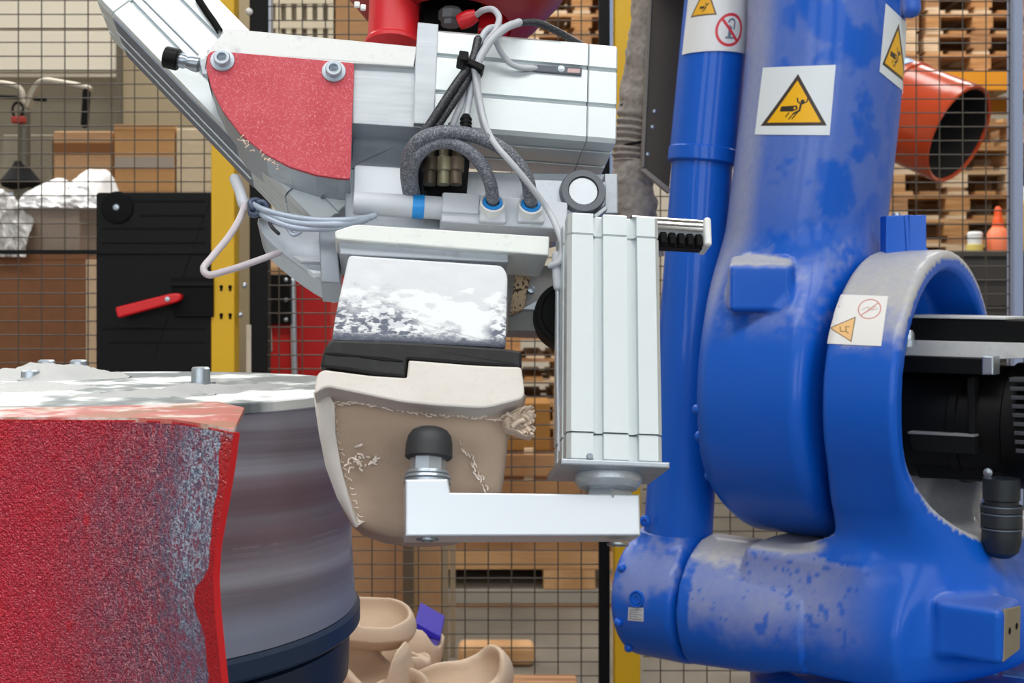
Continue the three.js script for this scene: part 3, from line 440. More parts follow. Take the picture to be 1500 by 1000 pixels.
  part(dk, 'orange_pipe', lathe([[R - 0.012, -0.5], [R - 0.012, 0.0], [R - 0.004, 0.004], [R, 0], [R + 0.001, -0.03], [R, -0.032], [R, -0.18], [R + 0.005, -0.185], [R + 0.005, -0.2], [R, -0.205]], c, ax, 64), std({ color: 0xb4421e, roughness: 0.2 }));
  part(dk, 'inside', lathe([[R - 0.013, -0.004], [R - 0.013, -0.48], [0, -0.48]], c, ax, 48), std({ color: 0x1c1a18, roughness: 0.8 }), 'dark inside of the duct');
  part(dk, 'blue_pipe', lathe([[R + 0.001, -0.21], [R + 0.001, -0.5], [R - 0.03, -0.52], [R - 0.03, -0.7], [0, -0.7]], c, ax, 48), std({ color: 0x6f95c4, roughness: 0.35 }), 'pale blue rear section');
  { const e = c.clone().addScaledVector(ax, -0.62); part(dk, 'hanger_rod', box(e.x - 0.008, e.y, e.z - 0.008, e.x + 0.008, HALL.h, e.z + 0.008), M.steel); }
  rebase(dk);
}
// ---------------------------------------------------------------- sanding machine
const DRUM = { x: P(150, 0, 1.1).x, z: -1.1, R: 0.217, top: EYE - 0.0805, bot: EYE - 0.2688 };
{
  const o = thing('sanding_machine', 'red sanding machine with a grey abrasive drum under a steel disc', 'sander');
  const c = V(DRUM.x, 0, DRUM.z), at = y => V(c.x, y, c.z), up = V(0, 1, 0), R = DRUM.R;
  const bandTex = tex(1024, 1024, (u, v) => {
    const y = v + 0.09 * (u - 0.3) * 1.0, n = fbm(3.3, y * 9, 3, 0, 91), s = fbm(u * 2.5, y * 120, 3, 0, 93), f = fbm(u * 1.6, y * 14, 3, 0, 95);
    let col = mixc([120, 108, 118], [178, 178, 192], sstep(0.25, 0.75, 0.6 * n + 0.3 * f + 0.1 * s));
    col = mixc(col, [128, 94, 102], 0.5 * sstep(0.5, 0.75, fbm(5.1, y * 7 + 3, 2, 0, 97)));
    col = mixc(col, [142, 152, 178], 0.8 * (1 - sstep(0.05, 0.3, v)));
    if (Math.abs(y - 0.46) < 0.004 || Math.abs(y - 0.435) < 0.002) col = mixc(col, [170, 150, 160], 0.5 * sstep(0.4, 0.6, fbm(u * 30, v * 3, 2, 0, 99)));
    return col;
  });
  const drumTop = DRUM.top - 0.0095, prof = []; for (let i = 0; i <= 24; i++) { const t = i / 24; prof.push([R - 0.004 * Math.sin(Math.PI * t), mix(DRUM.bot, drumTop, t)]); }
  const dg = new THREE.LatheGeometry(prof.map(([r, y]) => new THREE.Vector2(r, y)), 128, -Math.PI); { const uv = dg.attributes.uv; for (let i = 0; i < uv.count; i++) { const y = dg.attributes.position.getY(i); uv.setXY(i, uv.getX(i) * 4, (y - DRUM.bot) / (drumTop - DRUM.bot)); } } dg.translate(c.x, 0, c.z);
  const drum = part(o, 'abrasive_drum', dg, std({ map: bandTex, roughness: 0.5, metalness: 0.15, bumpMap: bandTex, bumpScale: 0.0002 }));
  const discTex = tex(512, 512, (u, v) => { const n = fbm(u * 7, v * 7, 5, 7, 101), m = fbm(u * 30, v * 30, 3, 30, 103); return mixc([112, 122, 126], [238, 244, 245], sstep(0.4, 0.6, n * 0.75 + m * 0.25)); });
  part(o, 'top_disc', lathe([[0, 0], [R + 0.0045, 0], [R + 0.0055, 0.001], [R + 0.0055, 0.0078], [R + 0.0045, 0.0088], [0, 0.0088]], at(drumTop + 0.0005), up, 128), std({ map: rep(discTex, 2.6), roughness: 0.45, metalness: 0.4 }));
  { const g = o.children[o.children.length - 1].geometry, q = g.attributes.position, u = g.attributes.uv; for (let i = 0; i < q.count; i++) u.setXY(i, q.getX(i), q.getZ(i)); }
  part(o, 'lower_ring', lathe([[R - 0.01, 0], [R + 0.001, 0], [R + 0.004, 0.003], [R + 0.004, 0.016], [R + 0.001, 0.019], [R - 0.01, 0.019]], at(DRUM.bot - 0.0195), up, 128), std({ color: 0x18304e, roughness: 0.4 }));
  part(o, 'drum_foot', lathe([[0.1, 0], [R - 0.012, 0], [R - 0.006, 0.004], [R - 0.005, 0.04], [R - 0.012, 0.044], [0.1, 0.044]], at(DRUM.bot - 0.065), up, 128), std({ color: 0x16263c, roughness: 0.4 }));
  // bolts of the disc
  const hex = (p, r, h) => { const g = new THREE.CylinderGeometry(r * 0.96, r, h, 6); const k = new THREE.CylinderGeometry(r * 0.82, r * 0.96, h * 0.12, 6); k.translate(0, h * 0.56, 0); const w = new THREE.CylinderGeometry(r * 1.35, r * 1.35, h * 0.16, 24); w.translate(0, -h * 0.5, 0); const j = join([g, k, w]); j.rotateY(0.25); j.translate(p.x, p.y + h * 0.58, p.z); return j; };
  const dt = DRUM.top, onDisc = (px, py) => { const d = (EYE - dt) * FOCAL / (py - HORIZON); return P(px, py, d); };
  for (const [px, py, r, h] of [[294, 562, 0.0096, 0.0125], [45, 557, 0.0094, 0.008], [68, 546, 0.0096, 0.011], [115, 546, 0.0096, 0.011]]) part(o, 'disc_bolt', hex(onDisc(px, py), r, h), M.zinc);
  // guard: front sheet flaring towards the viewer at its edge, and a top flange cut round the drum
  const H = EYE - 1.6207, topPy = [[-90, 614], [0, 614], [200, 615], [250, 617], [300, 624], [342, 633]], edge = [[633, 342], [680, 336], [740, 326], [800, 315], [850, 312], [900, 315], [960, 321], [1010, 326], [1110, 334]];
  const lin = (t, x) => { for (let i = 1; i < t.length; i++) if (x <= t[i][0]) return mix(t[i - 1][1], t[i][1], clamp((x - t[i - 1][0]) / (t[i][0] - t[i - 1][0]))); return t[t.length - 1][1]; };
  const top = u => { const px = mix(-90, 342, u), py = lin(topPy, px), d = H * FOCAL / (py - HORIZON); return P(px, py, d); };
  const yBot = top(0).y - 0.235, dEnd = H * FOCAL / 203;
  const sheet = (u, v) => { const t = top(Math.pow(u, 0.8)), y = mix(t.y, yBot, v), py = HORIZON + (EYE - y) * FOCAL / dEnd, px = lin(edge, py), xe = P(px, 0, dEnd).x, x0 = top(0).x, k = (xe - x0) / (top(1).x - x0); return V(x0 + (t.x - x0) * k, y, t.z); };
  const guardTex = tex(1024, 1024, (u, v) => {
    const crk = fbm(u * 90, v * 60, 3, 0, 111), ridg = 1 - Math.abs(fbm(u * 110, v * 70, 3, 0, 113) - 0.5) * 5, big = fbm(u * 4, v * 4, 4, 0, 115), y = 1 - v;
    const clean = sstep(0.2, 0.02, u + (big - 0.5) * 0.3) ; let dens = clamp(0.18 + 0.75 * sstep(0.15, 0.92, u + (big - 0.5) * 0.16)) * (1 - 0.95 * clean);
    for (const [a, b, r] of [[0.42, 0.2, 0.02], [0.45, 0.27, 0.025], [0.28, 0.72, 0.03], [0.38, 0.55, 0.02]]) dens *= 1 - 0.85 * sstep(r, r * 0.3, Math.hypot((u - a) * 1.2, y - b));
    const red = mixc([206, 18, 38], [190, 40, 58], clamp(big * 1.4 - 0.2)), dust = mixc([92, 80, 100], [96, 118, 144], sstep(0.6, 0.88, u));
    let c = mixc(red, dust, clamp(dens * (0.35 + 0.9 * crk)));
    c = mixc(c, [226, 176, 176], 0.75 * dens * sstep(0.62, 0.95, ridg) * (1 - sstep(0.7, 0.88, u)));
    const blue = sstep(0.76, 0.86, u + (big - 0.5) * 0.1) * sstep(0.62, 0.35, y - 0.1 * crk) + 0.7 * sstep(0.8, 0.9, u) * sstep(0.5, 0.75, y);
    c = mixc(c, [176, 202, 220], clamp(blue) * sstep(0.48, 0.75, ridg) * 0.9);
    const strip = sstep(0.004, 0.008, u - (0.945 + 0.02 * Math.sin(y * 6) - 0.05 * sstep(0.32, 0.42, y) * sstep(0.56, 0.44, y) + (fbm(2, y * 14, 3, 0, 117) - 0.5) * 0.035));
    const keep = sstep(0.03, 0.0, y) ; c = mixc(c, [188, 26, 32], strip * (1 - keep));
    if (y < 0.006) c = [196, 30, 44];
    return c;
  }, true, false);
  const crk = tex(512, 512, (u, v) => 0.5 * fbm(u * 110, v * 110, 3, 110, 121) + 0.5 * (1 - Math.abs(fbm(u * 80, v * 80, 2, 80, 123) - 0.5) * 4), false);
  part(o, 'guard_sheet', grid(90, 60, sheet, 0.004), std({ map: guardTex, roughness: 0.3, bumpMap: rep(crk, 2), bumpScale: 0.0016 }));
  const lipTex = tex(512, 256, (u, v) => { const n = fbm(u * 5, v * 3, 5, 5, 131), m = fbm(u * 26, v * 12, 3, 26, 133); let c = mixc([196, 104, 96], [168, 118, 92], sstep(0.4, 0.7, fbm(u * 12, v * 8, 3, 12, 135))); return mixc(c, [236, 230, 228], sstep(0.44, 0.6, n * 0.7 + m * 0.3) * 0.85); });
  const fl = []; for (let i = 0; i <= 24; i++) { const p = top(i / 24); fl.push(new THREE.Vector2(p.x, -p.z)); }
  const E = P(358, 600, H * FOCAL / 170); fl.push(new THREE.Vector2(E.x, -E.z)); for (let a = 52; a <= 150; a += 4) { const t = a * Math.PI / 180; fl.push(new THREE.Vector2(c.x + (R + 0.011) * Math.cos(t), -(c.z + (R + 0.011) * Math.sin(t)))); }
  const fg = new THREE.ExtrudeGeometry(new THREE.Shape(fl), { depth: 0.003, bevelEnabled: false }); fg.rotateX(-Math.PI / 2); fg.translate(0, EYE - H - 0.0015, 0);
  part(o, 'guard_flange', fg, std({ map: rep(lipTex, 4, 7), roughness: 0.5 }), 'dusty red top flange');
  part(o, 'guard_side', [box(c.x - 0.36, yBot, c.z + 0.12, c.x - 0.355, EYE - H, top(0).z + 0.002)], M.redPaint);
  // machine body below the picture
  part(o, 'body', [box(c.x - 0.34, 0.06, c.z - 0.2, c.x + 0.1, DRUM.bot - 0.066, c.z + 0.2, 0.01)], M.redPaint);
  part(o, 'guard_stand', box(c.x - 0.36, 0.06, c.z + 0.2, c.x + 0.1, yBot + 0.02, top(0).z - 0.008, 0.004), M.redPaint);
  part(o, 'plinth', box(c.x - 0.3, 0, c.z - 0.18, c.x + 0.16, 0.06, c.z + 0.18), M.black); rebase(o);
  // sawdust lying on the disc and the flange
  const hill = (cx, cz, rx, rz, h, seed) => grid(36, 26, (u, v) => { const a = u * 2 - 1, b = v * 2 - 1, x = cx + a * rx, z = cz + b * rz, q = Math.hypot(a, b), e = (1 - sstep(0.2, 1, q + (fbm(a * 3 + seed, b * 3, 3, 0, seed) - 0.5) * 0.9)); return V(x, dt + h * e * (0.6 + 0.8 * fbm(a * 6, b * 6 + seed, 3, 0, seed + 2)) - 0.0008, z); });
  const saw = std({ color: 0xf6f8f8, roughness: 0.9, bumpMap: rep(grainTex, 8), bumpScale: 0.002 });
  const p1 = onDisc(85, 552), p2 = onDisc(300, 573), p3 = onDisc(30, 568), p4 = onDisc(205, 578), p5 = onDisc(380, 566);
  solo('sawdust', [hill(p1.x, p1.z, 0.07, 0.07, 0.012, 3), hill(p2.x, p2.z, 0.05, 0.034, 0.006, 5), hill(p3.x, p3.z, 0.07, 0.06, 0.005, 7), hill(p4.x, p4.z, 0.06, 0.03, 0.004, 11), hill(p5.x, p5.z, 0.05, 0.03, 0.003, 13)].map(g => { g.scale(1, 1, 1); return g; }), saw, 'pale sawdust heaps lying on the steel disc', 'sawdust', null, 'stuff');
}
// ---------------------------------------------------------------- gripper with its air cylinders, tilted towards the viewer at its foot
const GQ = new THREE.Quaternion().setFromEuler(new THREE.Euler(0, 0, -0.045)).multiply(new THREE.Quaternion().setFromEuler(new THREE.Euler(0, 0.1, 0))).multiply(new THREE.Quaternion().setFromEuler(new THREE.Euler(-0.31, 0, 0)));
const G = new Frame(P(700, 400, 0.97), GQ);
const gripper = thing('robot_gripper', 'aluminium robot gripper with three air cylinders, holding the wooden clog', 'gripper');
gripper.position.copy(G.o); gripper.quaternion.copy(GQ);
const L3 = (px, py, w) => G.loc(px, py, w);
// extruded air cylinder: slotted profile, two end caps; a -> b is its axis, wv its width direction
function airCylinder(name, a, b, wv, width, depth, label, capA = 0.04, capB = 0.04, slots = [0.28, 0.66], slotW = 0.004) {
  const ax = b.clone().sub(a), len = ax.length(); ax.normalize(); wv = wv.clone().addScaledVector(ax, -wv.dot(ax)).normalize(); const dz = ax.clone().cross(wv).normalize(); if (dz.z < 0) dz.negate();
  const pt = (u, v, t) => a.clone().addScaledVector(wv, u).addScaledVector(dz, v).addScaledVector(ax, t);
  const outline = (notch, sh) => {                                   // [u, v]: u across the face 0..width, v 0 at the front, -depth at the back
    const p = [], W = width - sh, c = 0.003, s0 = sh;
    const side = (ox, oy, dx, dy, L) => { const nx = -dy, ny = dx; p.push([ox + dx * c, oy + dy * c]); for (const k of slots) for (const [q, dep] of notch ? [[-slotW / 2, 0], [-slotW / 2 + 0.0004, slotW > 0.005 ? -0.006 : -0.0035], [slotW / 2 - 0.0004, slotW > 0.005 ? -0.006 : -0.0035], [slotW / 2, 0]] : [[-slotW / 2, 0]]) p.push([ox + dx * (L * k + q) + nx * dep, oy + dy * (L * k + q) + ny * dep]); p.push([ox + dx * (L - c), oy + dy * (L - c)]); };
    side(s0, -s0, 1, 0, W - s0); side(W, -s0, 0, -1, depth - 2 * s0); side(W, -depth + s0, -1, 0, W - s0); side(s0, -depth + s0, 0, 1, depth - 2 * s0);
    return p.map(([u, v]) => [u, v]);
  };
  // the notch goes inward: check against the centre
  const fix = (pts) => pts;
  const ring = (pts, t) => pts.map(([u, v]) => pt(u, v, t));
  const prof = fix(outline(true, 0)), root = part(gripper, name, loft([ring(prof, capA), ring(prof, len - capB)], true, true, 0.3), M.anod, label);
  for (const [t0, t1] of [[0, capA - 0.0006], [len - capB + 0.0006, len]]) if (t1 - t0 > 0.003) { const q = fix(outline(true, 0.0002)), e = outline(true, 0.0012); part(root, 'end_cap', loft([ring(e, t0), ring(q, t0 + 0.001), ring(q, t1 - 0.001), ring(e, t1)], true, true, 0.3), M.anod); }
  return { root, pt, ax, wv, dz, len };
}
{
  // horizontal cylinder
  const w1 = 0.004, a = L3(641, 42, w1), b = L3(905, 65, w1), c = L3(638, 187, w1), wv = c.clone().sub(a), width = 0.078, ax = b.clone().sub(a);
  const A = airCylinder('horizontal_cylinder', a, b, wv, wv.length(), width, 'air cylinder lying across the top of the gripper', 0.0, 0.0245, [0.27, 0.64], 0.004);
  // sensor in its slot, with a cable clip
  part(A.root, 'sensor', prism(G, [[782, 94], [853, 98], [852, 110], [781, 104]], w1 + 0.002, 0.006, 0.001), std({ color: 0x565b66, roughness: 0.4 }));
  { const s = L3(822, 101, w1 + 0.002); part(A.root, 'sensor_screw', lathe([[0, 0.0008], [0.0028, 0.0006], [0.0032, 0]], s, V(0, 0, 1), 16), M.zinc); part(A.root, 'sensor_lamp', prism(G, [[832, 100], [850, 101], [849, 107], [831, 106]], w1 + 0.0024, 0.001, 0.0002), std({ color: 0xc9a9a8, roughness: 0.3 })); }
  // diagonal cylinder behind the block
  const w2 = -0.045, p0 = L3(140, -2, w2), p1 = L3(466, 335, w2), q = L3(258, -113, w2);
  const D = airCylinder('diagonal_cylinder', p0, p1, q.sub(p0), 0.076, 0.07, 'air cylinder running down diagonally behind the red plate', 0.02, 0.04, [0.27, 0.68], 0.003);
  for (const [v0, v1] of [[0.002, 0.022], [0.0262, 0.044], [0.0482, 0.068]]) { const a = D.pt(-0.0006, -v0, 0.022), b = D.pt(-0.0006, -v1, 0.022), e = D.pt(-0.0006, -v1, D.len - 0.085), f = D.pt(-0.0006, -v0, D.len - 0.085), n = D.wv.clone().multiplyScalar(0.0012); part(D.root, 'shaded_side_strip', loft([[a, b, e, f], [a, b, e, f].map(q => q.clone().add(n))], true, true, 0.2), std({ color: 0x787d88, roughness: 0.6, metalness: 0.2, map: rep(smudgeTex, 9) }), 'dusty strip darkened as the shaded side of the cylinder'); }  // darker strips added to carry the shade of this down-facing side
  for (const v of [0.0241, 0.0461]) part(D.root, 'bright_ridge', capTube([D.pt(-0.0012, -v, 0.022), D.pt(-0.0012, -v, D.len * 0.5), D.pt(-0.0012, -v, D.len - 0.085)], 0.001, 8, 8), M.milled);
  { const d = D.root; const cs = [[290, -2], [303, 18], [313, 32], [322, 46]].map(([x, y]) => L3(x, y, w2 + 0.0022)); part(d, 'seal_line', tube(cs, 0.003, 20, 6), M.blackMatt); part(d, 'seam', tube([L3(205, -5, w2 + 0.0002), L3(250, 40, w2 + 0.0002), L3(290, 80, w2 + 0.0002)], 0.0008, 20, 5), M.steel); }
  // vertical cylinder with the clamp lever
  const w3 = 0.072, v0 = L3(832, 310, w3), v1 = L3(830, 672, w3), r0 = L3(972, 310, w3);
  const C = airCylinder('vertical_cylinder', v0, v1, r0.clone().sub(v0), 0.0665, 0.066, 'upright air cylinder driving the clamp lever', 0.017, 0.0195, [0.33, 0.7], 0.0072);
  const foot = part(C.root, 'end_cap', [slab([[-0.004, -0.004], [0.0705, -0.004], [0.0705, 0.0], [-0.004, 0.0]].map(([u, t]) => V(u, t, 0)), 0, 0.07, 0.001).applyMatrix4(new THREE.Matrix4().makeBasis(C.wv, C.ax.clone().negate(), C.dz).setPosition(C.pt(0, 0.002, C.len)))], M.aluSide);
  const rodAt = C.pt(0.0345, -0.033, C.len + 0.002), rod = part(C.root, 'piston_rod', [lathe([[0, 0], [0.0135, 0], [0.0135, 0.04], [0, 0.04]], rodAt, C.ax, 32)], M.chrome);
  part(C.root, 'rod_collar', [lathe([[0, 0], [0.0215, 0], [0.0235, 0.003], [0.0235, 0.0075], [0.0205, 0.012], [0.016, 0.0135], [0, 0.0135]], rodAt, C.ax, 40)], M.alu);
  part(C.root, 'lock_nut', [lathe([[0, 0.0135], [0.0165, 0.0135], [0.0175, 0.016], [0.0175, 0.0205], [0, 0.0205]], rodAt, C.ax, 6)], M.zinc);
  { const s = L3(864, 668, w3 + 0.0005); part(C.root, 'sensor_screw', lathe([[0, 0.001], [0.002, 0.001], [0.0024, 0]], s, V(0, 0, 1), 10), M.steel); }
  // guide rod sticking out beside it
  const g0 = L3(962, 342, 0.03), g1 = L3(1032, 347, 0.03), gd = g1.clone().sub(g0).normalize();
  const gr = part(gripper, 'guide_rod', lathe([[0, -0.02], [0.0085, -0.02], [0.0085, 0.036], [0, 0.036]], g0.clone().addScaledVector(V(0, 1, 0), 0.0045), gd, 32), M.chrome, 'chrome guide rod with a toothed side');
  for (let i = 0; i < 5; i++) { const p = g0.clone().addScaledVector(gd, 0.004 + i * 0.0068).add(V(0, -0.006, 0.002)); part(gr, 'tooth', new RoundedBoxGeometry(0.0046, 0.008, 0.012, 2, 0.001).translate(p.x, p.y, p.z), M.blackMatt); }
  { const p = g0.clone().addScaledVector(gd, 0.014).add(V(0, -0.0062, -0.004)); part(gr, 'tooth_bar', new RoundedBoxGeometry(0.044, 0.0085, 0.01, 2, 0.001).translate(p.x, p.y, p.z), M.black); }
  part(gr, 'end_plate', new RoundedBoxGeometry(0.0055, 0.023, 0.024, 3, 0.0025).translate(g1.x, g1.y + 0.0005, g1.z), M.whitePlastic);
  // clamp lever, pin, rubber foot
  const w4 = 0.056;
  const lever = part(gripper, 'clamp_lever', prism(G, [[594, 702], [656, 701], [660, 721], [937, 724], [938.5, 784], [594, 785]], w4, 0.038, 0.0012), M.milled, 'bright milled clamp lever');
  for (const [px, py] of [[626, 790], [905, 791]]) { const p = L3(px, py, w4 - 0.016); part(lever, 'screw', lathe([[0, 0], [0.0075, 0], [0.0075, 0.0014], [0.004, 0.0018], [0.004, 0.0006], [0, 0.0006]], V(p.x, L3(626, 785, w4).y + 0.0002, p.z), V(0, -1, 0), 24), M.steel); }
  const lt = L3(626, 702, w4).y, fx = L3(626, 702, w4 - 0.018);
  const rf = part(gripper, 'rubber_foot', lathe([[0, 0.0395], [0.008, 0.0392], [0.0125, 0.037], [0.0152, 0.033], [0.0163, 0.027], [0.0166, 0.0185], [0.0155, 0.0175], [0, 0.0175]], V(fx.x, lt, fx.z), V(0.02, 1, 0), 40), std({ color: 0x2d3034, roughness: 0.55 }));
  part(rf, 'nut', lathe([[0, 0.018], [0.0125, 0.018], [0.0125, 0.0085], [0, 0.0085]], V(fx.x, lt, fx.z), V(0, 1, 0), 8), M.zinc);
  part(rf, 'washer', lathe([[0, 0.0085], [0.0148, 0.0085], [0.0152, 0.0065], [0.0142, 0.006], [0.0158, 0.0052], [0.0162, 0.0035], [0.0148, 0.003], [0.0165, 0.002], [0.0165, 0], [0, 0]], V(fx.x, lt, fx.z), V(0, 1, 0), 32), M.zinc);
  // sector block with the red cover plate
  const sector = [[304, 79], [312, 74], [519, 92], [513, 262], [496, 261], [462, 256], [424, 244], [388, 225], [352, 196], [326, 162], [309, 128], [302, 100]];
  const block = part(gripper, 'sector_block', prism(G, sector, 0, 0.072, 0.001), M.aluSide, 'curved grey aluminium block');
  part(gripper, 'top_bar', prism(G, [[331, 41], [612, 68], [606, 98], [519, 92.5], [305, 75], [300, 100], [300, 82]], 0.0035, 0.07, 0.001), std({ color: 0xe3e3e0, metalness: 0.3, roughness: 0.5, map: rep(smudgeTex, 6) }), 'pale dusty top bar');
  const coverTex = tex(512, 512, (u, v) => { const n = fbm(u * 70, v * 70, 3, 70, 141), big = fbm(u * 4, v * 4, 4, 4, 143), f = fbm(u * 120, v * 120, 2, 120, 145); let c = mixc([184, 52, 66], [198, 74, 86], clamp(big * 1.3 - 0.1)); c = mixc(c, [210, 120, 130], sstep(0.5, 0.8, n) * 0.6); return mixc(c, [232, 200, 202], sstep(0.7, 0.86, f) * 0.5); });
  const cover = part(gripper, 'cover_plate', prism(G, rounded(sector, 4, 2), 0.0038, 0.0036, 0.0005), std({ map: rep(coverTex, 12), roughness: 0.6, bumpMap: rep(coverTex, 12), bumpScale: 0.0002 }), 'dusty red cover plate');
  for (const [px, py] of [[326, 89], [489, 105]]) {
    const p = L3(px, py, 0.0038); const s = part(cover, 'screw', lathe([[0, 0.0022], [0.0036, 0.0022], [0.0038, 0.0068], [0.0058, 0.0068], [0.0064, 0.0062], [0.0064, 0.0014], [0.0092, 0.0013], [0.0096, 0]], p, V(0, 0, 1), 32), M.zinc);
  }
  // splinters caught under the plate's edge
  { const g = []; for (let i = 0; i < 26; i++) { const px = 346 + rnd() * 66, py = 193 + (px - 346) * 0.72 + 4 + rnd() * 6, a = L3(px, py, 0.0025), e = a.clone().add(V((rnd() - 0.5) * 0.006, (rnd() - 0.5) * 0.005, rnd() * 0.003)); g.push(tube([a, a.clone().lerp(e, 0.5).add(V(0, 0, 0.001)), e], 0.0004 + rnd() * 0.0003, 3, 4)); } part(cover, 'wood_fibres', g, std({ color: 0xe8d2c0, roughness: 0.9 }), null, 'stuff'); }
  part(gripper, 'body_block', prism(G, [[515, 90], [640, 97], [636, 188], [516, 180]], -0.001, 0.07, 0.001), M.alu, 'brushed aluminium body');
  part(gripper, 'mount_flange', prism(G, [[612, 32], [642.5, 35], [636, 182], [606, 180], [608, 97]], 0.0055, 0.075, 0.001), M.alu);
  part(gripper, 'body_lower', prism(G, rounded([[516, 176, 10], [640, 186, 4], [640, 262, 2], [512, 246, 2]], 6), -0.028, 0.04, 0.002), std({ color: 0x8b9299, metalness: 0.5, roughness: 0.45, map: rep(smudgeTex, 9) }));
  part(gripper, 'back_plate', prism(G, [[505, 236], [640, 250], [905, 255], [906, 312], [815, 345], [505, 330]], -0.03, 0.03, 0.001), M.aluSide);
  part(gripper, 'bright_plate', prism(G, rounded([[519, 241], [600, 246], [600, 300], [517, 292]], 5), -0.024, 0.004, 0.001), M.milled);
  // bracket plate with the round cover
  const bp = part(gripper, 'bracket_plate', prism(G, [[770, 262], [888, 266], [886, 300], [832, 342], [770, 334]], -0.004, 0.024, 0.0015), std({ color: 0xcfd5dc, metalness: 0.4, roughness: 0.42, map: rep(smudgeTex, 8) }));
  part(bp, 'side_plate', prism(G, [[886, 254], [905, 254], [905, 312], [886, 312]], -0.008, 0.02, 0.001), M.aluSide);
  { const p = L3(853, 283, -0.004); const rc = part(bp, 'round_cover', lathe([[0, 0.002], [0.0118, 0.002], [0.0122, 0.006], [0.0172, 0.006], [0.0178, 0.005], [0.0185, 0]], p, V(0, 0, 1), 48), std({ color: 0x666b72, metalness: 0.5, roughness: 0.4 })); part(rc, 'inner_disc', lathe([[0, 0.0045], [0.0112, 0.0045], [0.0117, 0.0035], [0.0117, 0.001]], p, V(0, 0, 1), 40), M.milled); part(bp, 'screw', lathe([[0, 0.0045], [0.003, 0.0042], [0.0034, 0.002]], p, V(0, 0, 1), 16), M.chrome); }
  part(bp, 'web', prism(G, [[832, 342], [888, 300], [890, 306], [836, 350]], -0.001, 0.012, 0.0008), M.aluSide);
  // adjusting screw with the black knob
  const k0 = L3(262, 88, -0.012), k1 = L3(303, 98, -0.012), kd = k1.clone().sub(k0);
  const ks = part(gripper, 'adjusting_screw', lathe([[0, 0], [0.0055, 0], [0.006, 0.004], [0.0048, 0.007], [0.006, 0.011], [0.0062, 0.016], [0.004, 0.018], [0.004, 0.03], [0, 0.03]], k0, kd, 24), M.steel);
  part(ks, 'knob', lathe([[0, -0.0115], [0.0078, -0.0115], [0.0086, -0.0105], [0.0088, -0.001], [0.008, 0.0], [0, 0]], k0, kd, 28), M.black);
  part(gripper, 'clip', prism(G, [[292, 88], [304, 84], [304, 110], [296, 108]], 0.001, 0.006, 0.0006), M.aluSide);
  // lower arm bracket seen behind the cables
  part(gripper, 'lower_bracket', prism(G, smooth([[378, 318], [382, 340], [398, 358], [430, 384], [470, 410], [492, 416], [492, 338], [440, 318]], 3), -0.012, 0.05, 0.003), M.aluSide);
  part(gripper, 'bracket_rib', prism(G, [[428, 374], [472, 376], [472, 384], [440, 382]], -0.006, 0.01, 0.001), M.milled);
  part(gripper, 'bracket_rib', prism(G, [[450, 394], [474, 397], [474, 402], [458, 401]], -0.006, 0.01, 0.001), M.milled);
  part(gripper, 'side_plate', prism(G, [[467, 336], [493, 338], [499, 415], [470, 413]], 0.004, 0.05, 0.001), std({ color: 0x9aa0a8, metalness: 0.5, roughness: 0.5, map: rep(smudgeTex, 8) }));
  // clamping plate over the last
  part(gripper, 'clamp_plate', prism(G, rounded([[490, 338, 4], [521, 328, 6], [805, 346, 2], [804, 374, 2], [491, 350, 5]], 3), 0.036, 0.052, 0.0012), std({ color: 0xeef0ea, metalness: 0.25, roughness: 0.45, map: rep(smudgeTex, 7) }), 'white dusty clamping plate');
  part(gripper, 'under_plate', prism(G, [[495, 352], [745, 368], [745, 384], [498, 372]], 0.03, 0.05, 0.001), M.aluSide);
  // last (the white block that carries the shoe)
  const lastTex = tex(1024, 1024, (u, v) => {
    const n = fbm(u * 9, v * 9, 5, 0, 151), s = fbm(u * 60, v * 60, 3, 0, 153), b = fbm(u * 24, v * 24, 4, 0, 155), y = v; let c = mixc([216, 220, 226], [230, 234, 238], n);
    const cake = sstep(0.5, 0.62, n + 0.25 * sstep(0.62, 0.3, y) * sstep(0.25, 0.5, u) + (u > 0.9 ? 0.1 : 0) - 0.35 * sstep(0.62, 0.72, y)); c = mixc(c, [240, 244, 246], cake);
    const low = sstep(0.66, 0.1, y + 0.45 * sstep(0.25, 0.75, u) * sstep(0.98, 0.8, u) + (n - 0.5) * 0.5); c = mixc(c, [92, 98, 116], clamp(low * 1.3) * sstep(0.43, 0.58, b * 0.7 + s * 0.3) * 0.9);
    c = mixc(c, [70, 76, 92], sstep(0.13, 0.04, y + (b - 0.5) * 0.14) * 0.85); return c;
  }, true, false);
  const lastG = prism(G, rounded([[511, 373, 6], [736, 388, 8], [744, 402, 8], [741, 509, 3], [600, 503, 20], [486, 500, 3], [491, 462, 20]], 4), 0.046, 0.075, 0.002);
  uvBox(lastG); part(gripper, 'last', lastG, std({ map: lastTex, roughness: 0.65, bumpMap: lastTex, bumpScale: 0.0006 }), 'white last caked with pale dust');
  // black heel piece of the last
  const heel = prism(G, rounded([[484, 497, 5], [605, 501, 20], [742, 510, 10], [764, 514, 4], [765, 538, 3], [700, 534, 20], [597, 526, 2], [594, 553, 3], [545, 548, 10], [469, 536, 3], [474, 512, 8]], 4), 0.05, 0.085, 0.002);
  const hp = part(gripper, 'rubber_heel_pad', heel, std({ color: 0x26262b, roughness: 0.45, map: rep(hoseDark, 3) }), 'black rubber pad under the last');
  part(hp, 'groove', prism(G, smooth([[478, 516], [520, 519], [590, 527], [590, 530], [520, 522], [478, 519]], 2), 0.0506, 0.002, 0.0004), M.black);
  // plates and disc seen between lever cylinder and last
  part(gripper, 'rear_plate', prism(G, [[744, 382], [814, 390], [812, 486], [744, 484]], -0.03, 0.02, 0.001), std({ color: 0x8d8a88, metalness: 0.4, roughness: 0.5, map: rep(smudgeTex, 9) }));
